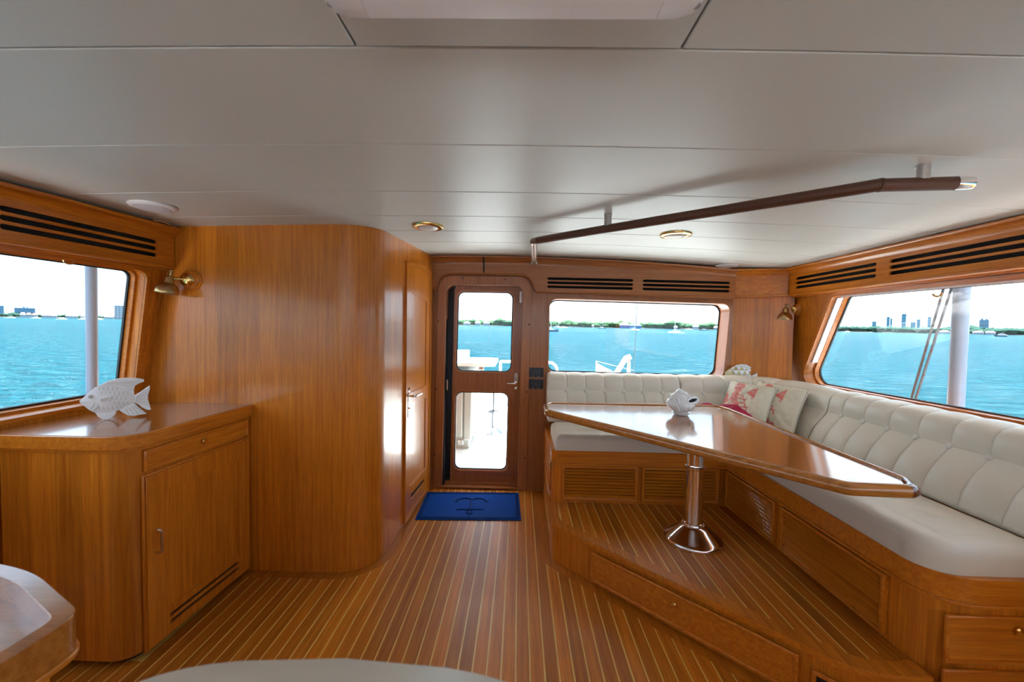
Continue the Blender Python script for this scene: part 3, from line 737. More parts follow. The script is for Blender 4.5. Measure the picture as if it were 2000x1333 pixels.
# ------------------------------------------------------------------ table
tb = thing('dining_table', 'varnished teak table with angled corners on a chrome pedestal', 'table', (.975, 2.165, .2215))
ZT = .858
tp = [pz(1057, 789, ZT), pz(1068, 785.5, ZT), pz(1405, 790.5, ZT), pz(1425, 799, ZT), pz(1774, 936, ZT), pz(1771, 952, ZT), pz(1640, 948, ZT), pz(1590, 929, ZT), pz(1300, 872, ZT), pz(1120, 826, ZT), pz(1062, 804, ZT)]
outl = [(.168, 2.655), (.205, 2.735), (1.385, 2.755), (1.412, 2.63), (1.402, 1.415), (1.345, 1.322), (1.115, 1.335), (1.065, 1.395), (.165, 2.455)]
outl_f = fillet(outl, [.05, .05, .05, .05, .06, .05, .06, .06, .06], 6)
def shrink(poly, d):
    return [ (p.x, p.y) for p in [V((*q, 0)) for q in grow(poly, -d)] ]
inner = fillet(shrink(outl, .035), [.03]*9, 5)
G().prism(inner, ZT-.034, ZT-.003).obj('table_top', wood_table, tb)
n_ = len(outl_f); inn_ = fillet(shrink(outl, .034), [.03]*9, 6)
# edge rail split into timber sections
def edge_section(i0, i1, mat):
    prof = []
    for k in range(13):
        a = -PI/2 + PI*k/12; prof.append((-.036+.036+.0*0, 0))
    g = G(); vs = []; m = 12
    idx = [i % n_ for i in range(i0, i1+1)]
    for i in idx:
        p = V((*outl_f[i], 0)); q = V((*inn_[i], 0)); d = (p-q).normalized(); L = (p-q).length
        prf = [(0, -.036), (0, .0035), (.004, .0058), (.012, .0062), (L-.018, .0045)]
        for k in range(1, 7):
            a = PI/2 - PI*k/7; prf.append((L-.018+.018*math.cos(a), -.0165+.021*math.sin(a)))
        prf.append((L-.018, -.038))
        m = len(prf)
        for o, z in prf: vs.append(q + d*o + V((0, 0, ZT+z)))
    n = len(idx)
    fs = [(i*m+k, i*m+(k+1) % m, (i+1)*m+(k+1) % m, (i+1)*m+k) for i in range(n-1) for k in range(m)] + [tuple(reversed(range(m))), tuple(range((n-1)*m, n*m))]
    g.add(vs, fs).obj('edge_rail', mat, tb, ang=50)
edge_section(0, 13, wood_edge); edge_section(13, 24, wood_edge); edge_section(24, 34, wood_edge); edge_section(34, 41, wood_edge_dk); edge_section(41, 52, wood_edge); edge_section(52, 63, wood_edge)
PX, PY = .972, 2.165
G().lathe([(.152, 0), (.155, .006), (.155, .016), (.150, .024), (.138, .030), (.072, .078), (.060, .084), (.057, .088), (.057, .094)], (PX, PY, .2215), seg=48).obj('base', chrome, tb)
G().lathe([(.0495, .09), (.0495, .102), (.0465, .104), (.0465, .395), (.049, .397), (.0505, .404), (.0505, .410), (.046, .413), (.043, .414), (.041, .42), (.041, .598)], (PX, PY, .2215), seg=40).obj('column', chrome, tb)
G().box(PX-.14, PX+.14, PY-.14, PY+.14, ZT-.046, ZT-.035).obj('mounting_plate', satin, tb, bev=.004)

# ------------------------------------------------------------------ sideboard
sb = thing('sideboard', 'teak sideboard cabinet with rounded corner, drawer and vented door', 'cabinet', (-1.76, 1.8, 0))
def sbo(d, xl=-2.06): return fillet([(xl, 1.49-d), (-1.497+d, 1.49-d), (-1.464+d, 2.131), (xl, 2.131)], [0, .085+d, 0, 0], 10)
G().prism(sbo(-.035, -2.0), .0, .05).obj('plinth', dark_int, sb)
G().prism(sbo(0, -2.0), .03, .858).obj('carcass', wood_zs, sb)
G().prism(sbo(.008), .858, .866).obj('bead', wood_y, sb, bev=.003)
G().prism(sbo(.015), .866, .874).obj('bead', wood_y, sb, bev=.003)
G().prism(sbo(.024), .874, .924).obj('edge_band', wood_y, sb, bev=.004, seg=3)
G().prism(sbo(.012), .922, .9255).obj('worktop', wood('teak_worktop', (.33, .105, .016), (.52, .195, .036), 'Y', rough=.22, coat=.8), sb)
a_, b_ = V((-1.497, 1.49, 0)), V((-1.464, 2.131, 0)); BF = Fr(a_, b_-a_, (0, 0, 1)); BF.N = V((BF.U.y, -BF.U.x, 0))
frame_drawer(BF, .058, .622, .766, .850, sb, mat=wood_y, knob=(.335, .812), ringw=.010)
dr = G().prism([(.058, .030), (.622, .030), (.622, .742), (.058, .742)], .0, .014, BF, [[(.145, .145), (.545, .145), (.545, .655), (.145, .655)], rrect(.155, .545, .098, .113, .007), rrect(.155, .545, .068, .083, .007)]).obj('door', wood_z, sb, bev=.002)
G().box(.142, .548, .142, .658, .0005, .008, BF).obj('door_panel', wood_z, dr)
G().box(.15, .55, .06, .12, .0004, .0012, BF).obj('vent_backing', dark_int, dr)
ring(BF, .048, .632, .022, .752, .010, 0, .010).obj('door_moulding', wood_z, dr, bev=.003)
G().tube([BF(.094, .417, .012), BF(.094, .417, .034), BF(.094, .425, .040), BF(.094, .505, .040), BF(.094, .513, .034), BF(.094, .513, .012)], .0045, 8).obj('handle', satin, dr)
# ------------------------------------------------------------------ chart desk (near left) and helm chair
ck = thing('chart_desk', 'teak desk with raised rounded edge beside the helm chair', 'desk', (-1.1, .3, 0))
ZD = .862
dcorner = [pz(0, 1112, ZD), pz(60, 1118, ZD), pz(110, 1138, ZD), pz(150, 1165, ZD), pz(172, 1190, ZD), pz(172, 1200, ZD), pz(0, 1302, ZD)]
dpoly = [(-1.75, .795), (-1.02, .795), (-.752, .662), (-.765, -.35), (-1.75, -.35)]
def dsk(d): return fillet(grow(dpoly, d) if d else dpoly, [0, .55+d, .05+d*.7, 0, 0], 14)
rail_m = wood('teak_rail', (.33, .105, .016), (.54, .2, .036), 'X', rough=.18, coat=.6)
G().prism(dsk(0), ZD-.062, ZD, None, [dsk(-.028)]).obj('fiddle_rail', rail_m, ck, bev=.007, seg=3)
G().prism(dsk(-.020), ZD-.058, ZD-.044).obj('desk_top', wood_table, ck)
G().prism(dsk(.004), ZD-.074, ZD-.062).obj('bead', wood_y, ck, bev=.003)
G().prism(dsk(-.030), 0, ZD-.074).obj('carcass', wood_z, ck)

hc = thing('helm_chair', 'cream leather chair back edged with dark piping, cut by the frame bottom', 'chair', (-.185, .14, 0))
def backrest(u, v):
    # rounded slab: superellipse ring swept in height
    t = 2*PI*u; h = v
    a, b = .270, .055
    zt = 1.008
    z = .56 + h*(zt-.56); rr = 1.0
    if h > .84: q = (h-.84)/.16; rr = max(0, (1-q**2.2))**.5; z = .56+.84*(zt-.56) + .16*(zt-.56)*math.sin(q*PI/2)
    c, s_ = math.cos(t), math.sin(t); ex = .35
    X = a*math.copysign(abs(c)**ex, c)*(.93+.07*rr); Y = b*math.copysign(abs(s_)**.8, s_)*rr
    return V((-.185+X, .385+Y-.03*(X/a)**2, z - .010*(X/a)**2 - .035*abs(X/a)**6))
G().grid(backrest, 72, 26, True).obj('backrest', leather, hc, ang=60)
pip = []
for sx in (-1,):
    for k in range(20):
        pip.append(backrest(.5 if sx < 0 else 0, .55+.45*k/19))
G().tube([p+V((-.003, -.01, .002)) for p in pip], .007, 8).obj('piping', plain('navy_piping', (.012, .016, .03), .4), hc)
G().grid(lambda u, v: V((-.185, .14, .54)) + V((.27*math.copysign(abs(math.cos(2*PI*u))**.5, math.cos(2*PI*u))*math.sin(PI*v)**.4, .25*math.copysign(abs(math.sin(2*PI*u))**.5, math.sin(2*PI*u))*math.sin(PI*v)**.4, -.06*math.cos(PI*v))), 40, 14, True).obj('seat', leather, hc)
G().lathe([(.20, 0), (.20, .02), (.06, .05), (.05, .44)], (-.185, .14, 0)).obj('pedestal', chrome, hc)

# ------------------------------------------------------------------ overhead grab rail
gr = thing('grab_rail', 'brown leather wrapped overhead grab rail with steel posts', 'handrail', (.7, 1.6, 1.83))
def dz_(x_, y_): return zc(x_, y_)-.070
pA = pz(1880, 358, 1.824); pB = pz(1716, 362, 1.828); pC = pz(1187, 447, 1.838); pD = pz(1043, 471, 1.845); pE = V((.112, 3.262, 1.905))
P1 = pz(1801, 360, 1.826)
path = [pA] + [pB.lerp(pA, .2), pB + V((-.004, .002, 0)), pB.lerp(pC, .06)] + [pB.lerp(pC, k/10) for k in range(1, 10)] + [pC.lerp(pD, k/4) for k in range(0, 4)] + [pD + V((.02, -.012, 0))]
G().tube(path, .0195, 18).obj('rail', brown_lea, gr)
G().tube([pB.lerp(pA, .04)+V((0, 0, 0)), pB.lerp(pA, .0)], .0208, 18).obj('wrap_seam', brown_lea, gr)
G().tube([pD + V((.022, -.012, 0)), pD + V((.004, -.001, 0)), pD + V((-.003, .010, 0)), pD+V((-.002, .03, 0))] + [pD.lerp(pE, k/4) for k in range(1, 5)], .0185, 16).obj('return', plain('bronze_steel', (.33, .24, .19), .35, 1.), gr)
G().lathe([(.027, 0), (.027, .008), (.02, .012)], pE+V((0, .004, 0)), (0, -1, 0), 20).obj('flange', satin, gr)
ea = (pA-pB).normalized()
G().lathe([(.0205, -.02), (.0205, .012), (.019, .022), (.012, .029), (.003, .031)], pA, ea, 20).obj('end_cap', chrome, gr)
for q in (P1, pC):
    zz = zc(q.x, q.y); G().lathe([(.0175, .012), (.0175, zz-q.z-.006), (.0185, zz-q.z-.006), (.0185, zz-q.z)], q, (0, 0, 1), 20).obj('post', satin, gr)

# ------------------------------------------------------------------ ceiling fixtures
def oncei(x_, y_):
    z = 1.9
    for _ in range(6): p = pz(x_, y_, z); z = zc(p.x, p.y)
    return pz(x_, y_, z)
def speaker(x_, y_, r, label):
    p = oncei(x_, y_); t = thing('ceiling_speaker', label, 'speaker', p)
    G().lathe([(r, 0), (r*.995, -.005), (r*.93, -.010), (r*.80, -.0115), (r*.79, -.009)], p, (0, 0, 1), 40).obj('bezel', white_pl, t)
    G().lathe([(r*.80, -.008), (r*.78, -.014), (r*.6, -.018), (r*.3, -.020), (.002, -.0205)], p, (0, 0, 1), 40).obj('grille', plain('speaker_mesh', (.66, .65, .70), .6, bump=.5, bscale=900), t)
speaker(298, 402, .086, 'round white ceiling speaker over the sideboard'); speaker(1419, 518, .083, 'round white ceiling speaker near the angled corner')
def downlight(x_, y_, label):
    p = oncei(x_, y_); t = thing('downlight', label, 'ceiling light', p); r = .084
    G().lathe([(r, 0), (r, -.006), (r*.96, -.012), (r*.8, -.015), (r*.66, -.013), (r*.62, -.006), (r*.60, -.002)], p, (0, 0, 1), 40).obj('brass_rim', brass, t)
    G().lathe([(r*.64, -.004), (r*.62, -.015), (r*.55, -.019), (.002, -.020)], p, (0, 0, 1), 36).obj('lens', frost, t)
downlight(836, 441, 'round brass ceiling light close to the curved locker wall'); downlight(1320, 457, 'round brass ceiling light beyond the grab rail')

ac = thing('ceiling_unit', 'long white plastic housing with rounded ends fixed under the ceiling', 'ceiling unit', (0, .48, 1.89))
ZB = 1.832
g0, g1 = pz(655, 36, ZB), pz(1352, 34, ZB)
xl, xr, yf = g0.x-.004, g1.x+.004, (g0.y+g1.y)/2+.011
pr = [(yf+.006, 1.885), (yf+.004, ZB+.016), (yf-.006, ZB+.002), (yf-.03, ZB), (yf-.060, ZB+.001), (yf-.062, ZB+.008), (yf-.067, ZB+.008), (yf-.069, ZB-.002), (yf-.24, ZB-.006), (yf-.28, ZB+.01), (yf-.29, 1.88)]
YZ = Fr((0, 0, 0), (0, 1, 0), (0, 0, 1), (1, 0, 0))
G().prism(pr, xl+.055, xr-.055, YZ).obj('cover', white_pl, ac, bev=.002)
for s_, xa in ((-1, xl), (1, xr)):
    g = G(); m = len(pr); vs = []; xx = [0, .03, .052, .062]; sc_ = [1, .98, .90, .72]
    for q, k in zip(xx, sc_):
        X = (xl+.055-q) if s_ < 0 else (xr-.055+q)
        for a, z in pr: vs.append((X, yf-.14+(a-yf+.14)*(1-(1-k)*.35), 1.888+(z-1.888)*k))
    fs = [(i*m+k, i*m+(k+1) % m, (i+1)*m+(k+1) % m, (i+1)*m+k) for i in range(3) for k in range(m)] + [tuple(range(m)), tuple(range(3*m, 4*m))]
    e_ = g.add(vs, fs).obj('end_cap', white_pl, ac, ang=60)
    X = xl+.012 if s_ < 0 else xr-.012
    G().prism(rrect(X-.012, X+.014, yf-.032, yf-.020, .006), ZB+.006, ZB+.0085).obj('latch', plain('latch_grey', (.32, .31, .34), .5), e_)  # latch plate in plain mid grey
# small bits on the cornice ledges
def cable(pts, label, r=.0035, name='cable_end', mat=white_pl, cat='cable'):
    tag(G().tube(pts, r, 8).obj(name, mat), label, cat)
b = V((-.705, 3.262, 1.944+.003))
cable([b+V((.0, 0, .002)), b+V((.015, -.004, .007)), b+V((.03, -.002, .009)), b+V((.045, .004, .003)), b+V((.06, .0, .002))], 'white cable end lying on the cornice beside the curved wall', .004)
b = px(318, 436, -1.83)
cable([V((-1.838, b.y-.05, 1.872)), V((-1.832, b.y-.02, 1.876)), V((-1.832, b.y+.02, 1.877)), V((-1.836, b.y+.05, 1.872))], 'chrome curtain clip lying on the cornice above the sideboard', .004, 'curtain_clip', chrome, 'clip')

# ------------------------------------------------------------------ wall lamps
def wall_lamp(base, n, arm, label):
    """base on wall, n outward, arm = direction the shade hangs to"""
    n = V(n).normalized(); base = V(base); t = thing('wall_lamp', label, 'wall lamp', base)
    G().lathe([(.056, 0), (.056, .005), (.051, .009), (.049, .013), (.044, .018), (.040, .020)], base, n, 36).obj('wooden_plate', wood_x, t)
    G().lathe([(.040, .019), (.040, .024), (.038, .034), (.031, .044), (.018, .050), (.006, .052)], base, n, 36).obj('brass_cup', brass, t)
    a = V(arm); j = base + n*.045; k = j + a
    G().tube([j, k], .007, 12).obj('arm', brass, t)
    G().ball(k, .012, 14, 8).obj('joint', brass, t)
    ax = V((a.x*-.25, a.y*-.25, .09)).normalized()
    s = G().lathe([(.050, -.085), (.051, -.083), (.050, -.072), (.047, -.058), (.041, -.046), (.032, -.036), (.023, -.030), (.020, -.024), (.020, -.004), (.017, .004), (.010, .010), (.006, .012), (.006, .030), (.012, .032), (.012, .037), (.006, .040)], k + V((0, 0, .005)), ax, 32).obj('shade', brass_lt, t)
    G().lathe([(.046, -.0862), (.040, -.0858), (.002, -.085)], k+V((0, 0, .005)), ax, 28).obj('shade_lining', lamp_wh, s)
    return t
bl = py(375, 548, 2.134); wall_lamp(bl, (0, -1, 0), (-.055, -.03, .0), 'brass swivel lamp on the curved locker wall')
br_ = ppl(1556, 604, RF.O, RF.N); wall_lamp(br_, RF.N, (-.040, -.006, .0), 'brass swivel lamp beside the raked side window')

# ------------------------------------------------------------------ door mat
mt = thing('door_mat', 'blue rubber mat with embossed anchor in front of the aft door', 'mat', (-.33, 3.0, 0))
MA, MB_, MC, MD = pz(812, 1016, 0), pz(1016, 1017.5, 0), pz(1014, 965, 0), pz(834, 963, 0)
MF = Fr(((MA+MB_+MC+MD)/4) + V((0, 0, .0008)), MB_-MA, MD-MA, (0, 0, 1)); mw, mh = .374, .232
G().prism(rrect(-mw, mw, -mh, mh, .006), 0, .006, MF).obj('base', blue_rub, mt, bev=.003)
ring(MF, -mw+.030, mw-.030, -mh+.030, mh-.030, .006, .006, .0085).obj('inner_line', blue_rub2, mt)
g = G()
def loz(u, v, a):
    c, s_ = math.cos(a), math.sin(a); pts = [(-.013, -.003), (.009, -.004), (.013, .003), (-.009, .004)]
    pts = [(u+x_*c-y_*s_, v+x_*s_+y_*c) for x_, y_ in pts]; g.prism(pts, .0058, .0105, MF)
for k in range(34): loz(-mw+.03+k*(2*mw-.06)/33, -mh+.017, .7); loz(-mw+.03+k*(2*mw-.06)/33, mh-.017, .7)
for k in range(21): loz(-mw+.017, -mh+.03+k*(2*mh-.06)/20, .85); loz(mw-.017, -mh+.03+k*(2*mh-.06)/20, .85)
o = g.obj('rope_border', blue_rub2, mt); o['kind'] = 'stuff'
an = G(); tz = .0075
an.tube([MF(.0, .085, tz), MF(0, -.08, tz)], .007, 8); an.tube([MF(-.085, -.082, tz), MF(.085, -.082, tz)], .005, 8)
for s_ in (-1, 1):
    an.ball(MF(s_*.095, -.082, tz), (.009, .009, .004), 12, 8)
    an.tube([MF(s_*.008, .09, tz), MF(s_*.03, .108, tz), MF(s_*.06, .112, tz), MF(s_*.09, .10, tz), MF(s_*.118, .07, tz)], [.006, .007, .007, .006, .005], 8)
    an.prism([(s_*.135, .085), (s_*.105, .052), (s_*.128, .045)], .006, .0105, MF)
an.tube([MF(.022*math.cos(a), -.12+.026*math.sin(a), tz) for a in [2*PI*k/18 for k in range(18)]], .005, 8, closed=True)
an.obj('anchor_relief', blue_rub2, mt)

# ------------------------------------------------------------------ ornaments
def inflate(g, pts, F, t, rings=5, dome=1., back=True):
    """pillow-like solid from a star-shaped outline"""
    cx = sum(p[0] for p in pts)/len(pts); cy = sum(p[1] for p in pts)/len(pts); n = len(pts)
    for sgn in ((1, -1) if back else (1,)):
        vs = []
        for k in range(rings+1):
            q = k/rings; s = 1-q; h = t*(.25+.75*math.sin(q*PI/2)**.8*dome) if k else t*.0
            if k == 0: h = t*.22
            for x_, y_ in pts: vs.append(F(cx+(x_-cx)*max(s, .001), cy+(y_-cy)*max(s, .001), sgn*h))
        fs = [(k*n+i, k*n+(i+1) % n, (k+1)*n+(i+1) % n, (k+1)*n+i) for k in range(rings) for i in range(n)]
        g.add(vs, fs)
    b = len(g.v); g.v += [tuple(F(x_, y_, s*t*.22)) for s in (1, -1) for x_, y_ in pts]
    g.f += [(b+i, b+(i+1) % n, b+n+(i+1) % n, b+n+i) for i in range(n)]
    return g
def dens(p, k=2):
    o = []
    for a, b in zip(p, p[1:]+p[:1]):
        for i in range(k): o.append((a[0]+(b[0]-a[0])*i/k, a[1]+(b[1]-a[1])*i/k))
    return o
f0, f1 = pz(207, 820.5, .9258), pz(288, 812.5, .9258)
FF = Fr(f0, f1-f0, (0, 0, 1)); FF.N = FF.U.cross(FF.V)
cv = lambda L: [FF.pix(x_*.25, 700+y_*.25) for x_, y_ in L]
fi = thing('fish_ornament', 'whitewashed carved wooden fish standing on the sideboard', 'ornament', f0)
body = cv([(620, 335), (640, 318), (690, 270), (740, 230), (800, 213), (870, 208), (950, 225), (1020, 260), (1058, 290), (1056, 345), (1000, 370), (930, 405), (860, 425), (790, 432), (740, 425), (690, 400), (655, 370), (630, 352)])
bo = inflate(G(), dens(body, 3), FF, .016, 6).obj('body', white_wood, fi, ang=50)
def fin(name, L, ribs):
    o = G().prism(cv(L), -.006, .006, FF).obj(name, white_wood, fi, bev=.003)
    for a, b in ribs:
        pa, pb = cv([a, b]); G().tube([FF(pa[0], pa[1], .0055), FF(pb[0], pb[1], .0055)], .0014, 5).obj('rib', white_wood2, o)
fin('dorsal_fin', [(760, 222), (840, 180), (900, 163), (980, 153), (1060, 155), (1125, 165), (1127, 182), (1085, 197), (1055, 215), (1045, 245), (1050, 290), (1000, 260), (930, 230), (870, 214), (800, 218)], [((840, 200), (1110, 172)), ((900, 205), (1085, 188)), ((950, 215), (1055, 205)), ((980, 230), (1045, 222)), ((1000, 245), (1040, 240))])
fin('tail_fin', [(1050, 290), (1100, 262), (1140, 232), (1172, 212), (1172, 245), (1158, 285), (1155, 320), (1170, 365), (1182, 402), (1150, 405), (1110, 385), (1080, 360), (1053, 345)], [((1065, 300+k*6), (1160, 235+k*22)) for k in range(7)])
fin('ventral_fin', [(745, 422), (765, 455), (800, 475), (840, 481), (880, 465), (905, 435), (910, 412), (860, 420)], [])
fin('anal_fin', [(930, 404), (970, 380), (1050, 348), (1080, 380), (1110, 405), (1148, 435), (1090, 442), (1050, 452), (1000, 448), (965, 430)], [((985, 400), (1010, 440)), ((1010, 388), (1050, 445)), ((1030, 378), (1085, 435)), ((1048, 368), (1120, 430))])
ey = cv([(712, 298)])[0]
G().lathe([(.0075, 0), (.0078, .003), (.0055, .0045), (.004, .003), (.003, .004), (.001, .0055)], FF(ey[0], ey[1], .0105), FF.N, 20).obj('eye', white_wood2, bo)
for arc in ([(745, 320), (742, 345), (730, 370), (712, 390)], [(770, 300), (778, 340), (768, 375), (735, 410)]):
    G().tube([FF(u, v, .0125) for u, v in cv(arc)], .0016, 6).obj('gill_line', white_wood2, bo)
pfn = cv([(780, 310), (878, 290), (868, 332), (785, 338)])
pf_ = G().prism(pfn, .011, .0185, FF).obj('pectoral_fin', white_wood, fi, bev=.002)
for k in range(4):
    a, b = cv([(790, 315+k*6), (870, 296+k*10)]); G().tube([FF(*a, .0185), FF(*b, .0185)], .0011, 5).obj('rib', white_wood2, pf_)
sg = G()
for r_ in range(5):
    for c_ in range(7):
        x_, y_ = 800+c_*34+(r_ % 2)*17, 235+r_*36
        if 790 < x_ < 1030 and not (780 < x_ < 885 and 280 < y_ < 345) and abs(y_-318) < 115-abs(x_-860)*.42:
            a = cv([(x_, y_)])[0]; sg.tube([FF(a[0]+.010*math.cos(t), a[1]+.010*math.sin(t), .0148-abs(y_-315)*.00004) for t in [PI*.75+PI*.5*0+PI*.6*q/5-PI*.05 for q in range(6)]], .0011, 5)
o = sg.obj('scales', white_wood2, bo); o['kind'] = 'stuff'

# gold triangle fish on top of the corner back cushion
def trimat():
    m, t, b = newmat('gold_triangle_scales'); N, L = t.nodes.new, t.links.new
    tcn = N('ShaderNodeTexCoord'); sp = N('ShaderNodeSeparateXYZ'); L(tcn.outputs['Object'], sp.inputs[0]); K = 23.
    terms = []
    for a, c in ((0, 1.1547), (1, .57735), (-1, .57735)):
        x_ = N('ShaderNodeMath'); x_.operation = 'MULTIPLY'; L(sp.outputs['X'], x_.inputs[0]); x_.inputs[1].default_value = a*K
        z_ = N('ShaderNodeMath'); z_.operation = 'MULTIPLY_ADD'; L(sp.outputs['Z'], z_.inputs[0]); z_.inputs[1].default_value = c*K; L(x_.outputs[0], z_.inputs[2])
        f_ = N('ShaderNodeMath'); f_.operation = 'FLOOR'; L(z_.outputs[0], f_.inputs[0]); terms.append(f_)
    s1 = N('ShaderNodeMath'); L(terms[0].outputs[0], s1.inputs[0]); L(terms[1].outputs[0], s1.inputs[1])
    s2 = N('ShaderNodeMath'); L(s1.outputs[0], s2.inputs[0]); L(terms[2].outputs[0], s2.inputs[1])
    md = N('ShaderNodeMath'); md.operation = 'FLOORED_MODULO'; L(s2.outputs[0], md.inputs[0]); md.inputs[1].default_value = 2.
    mx = N('ShaderNodeMixRGB'); L(md.outputs[0], mx.inputs['Fac']); mx.inputs[1].default_value = (.80, .82, .86, 1); mx.inputs[2].default_value = (.50, .40, .20, 1)
    L(mx.outputs[0], b.inputs['Base Color']); b.inputs['Roughness'].default_value = .4; return m
F2 = Fr(py(1445, 738, 3.255), (1, -.12, 0), (0, 0, 1)); F2.N = F2.U.cross(F2.V)
if F2.N.y > 0: F2.N = -F2.N
c2 = lambda L: [F2.pix(1400+x_*.12, 700+y_*.12) for x_, y_ in L]
fs2 = thing('fish_ornament', 'white fish ornament with gold triangle scales behind the lobster pillows', 'ornament', F2.O)
pale_gold = plain('pale_gold', (.62, .55, .33), .4); white_lac = plain('white_lacquer', (.80, .82, .84), .35)
bb = inflate(G(), dens(c2([(225, 165), (300, 128), (380, 128), (470, 158), (530, 215), (552, 270), (545, 325), (500, 348), (440, 352), (330, 354), (250, 345), (195, 300)]), 2), F2, .018, 5).obj('body', trimat(), fs2, ang=50)
inflate(G(), dens(c2([(135, 235), (180, 195), (240, 160), (262, 200), (250, 260), (215, 310), (165, 300), (140, 275)]), 2), F2, .016, 5).obj('head', pale_gold, fs2, ang=50)
e2 = c2([(200, 210)])[0]; G().lathe([(.006, 0), (.006, .004), (.002, .006)], F2(e2[0], e2[1], .012), F2.N, 16).obj('eye', white_lac, fs2)
dfn = G().prism(c2([(270, 150), (320, 110), (400, 98), (480, 105), (558, 150), (535, 168), (556, 190), (540, 220), (470, 175), (380, 140)]), -.005, .006, F2).obj('dorsal_fin', white_lac, fs2, bev=.002)
for k in range(5):
    a, b = c2([(330+k*40, 130+k*9), (375+k*40, 104+k*12)]); G().tube([F2(*a, .006), F2(*b, .006)], .0012, 5).obj('rib', pale_gold, dfn)
tfn = G().prism(c2([(500, 300), (570, 285), (655, 240), (657, 350), (600, 345), (530, 325)]), -.005, .006, F2).obj('tail_fin', white_lac, fs2, bev=.002)
for k in range(4):
    a, b = c2([(560, 300+k*9), (648, 262+k*25)]); G().tube([F2(*a, .006), F2(*b, .006)], .0012, 5).obj('rib', pale_gold, tfn)
# glossy ceramic fish vase on the table
vb = pz(1330, 813, ZT+.001); vb.y += .05; vb.x += .02
va = thing('ceramic_vase', 'glossy white ceramic fish-shaped vase on the dining table', 'vase', vb)
c0 = vb + V((0, 0, .0685))
def vfn(d):
    k = 1.0 + .05*math.sin(d.x*5+d.z*4) + .035*math.sin(4*math.atan2(d.z, d.x)+1.2)
    if d.z < -.55: k *= .96
    return k
G().ball(c0, (.083, .068, .067), 48, 28, vfn).obj('body', ceramic, va, ang=180)
# crest
cr_pts = [(-.070, .02), (-.060, .050), (-.045, .060), (-.022, .085), (-.008, .088), (.012, .074), (.030, .068), (.050, .040), (.066, .010), (.0, .0)]
cf = Fr(c0, (1, 0, 0), (0, 0, 1), (0, -1, 0))
inflate(G(), dens(fillet(cr_pts, .008, 3), 1), cf, .018, 5).obj('crest', ceramic, va, ang=60)
G().ball(c0+V((.0, -.048, -.008)), (.042, .032, .036), 28, 16).obj('cheek', ceramic, va, ang=180)
G().lathe([(.034, -.05), (.026, -.02), (.020, .008), (.019, .014), (.014, .014), (.012, .002)], c0+V((.028, -.066, -.014)), (.72, -.62, -.32), 24).obj('snout', ceramic, va)
G().lathe([(.0125, .004), (.001, .005)], c0+V((.028, -.066, -.014)), (.72, -.62, -.32), 20).obj('snout_hole', dark_int, va)
mo = [c0+V((.044+.036*math.cos(t), -.054+.010*math.sin(t)+.012*math.cos(t), .026+.006*math.cos(t)+.015*math.sin(t))) for t in [2*PI*k/24 for k in range(24)]]
G().tube(mo, .0075, 10, closed=True).obj('mouth_rim', ceramic, va)
cm = sum(mo, V((0, 0, 0)))/24
g = G(); g.add([tuple(p) for p in mo]+[tuple(cm+V((0, -.003, 0)))], [(i, (i+1) % 24, 24) for i in range(24)]); g.obj('mouth_opening', dark_int, va)
G().tube([c0+V((-.066, -.012, .046)), c0+V((-.080, -.016, .052)), c0+V((-.083, -.018, .040)), c0+V((-.072, -.02, .030))], .0055, 8).obj('handle_loop', ceramic, va)
for k in range(2):
    G().tube([c0+V((-.060+.018*k, -.034-.018*k, .040)), c0+V((-.050+.014*k, -.056-.006*k, .005)), c0+V((-.034+.012*k, -.060-.004*k, -.035))], [.003, .006, .003], 8).obj('gill_ridge', ceramic, va)
G().lathe([(.040, 0), (.044, .003), (.050, .014)], vb, (0, 0, 1), 32).obj('foot', ceramic, va)

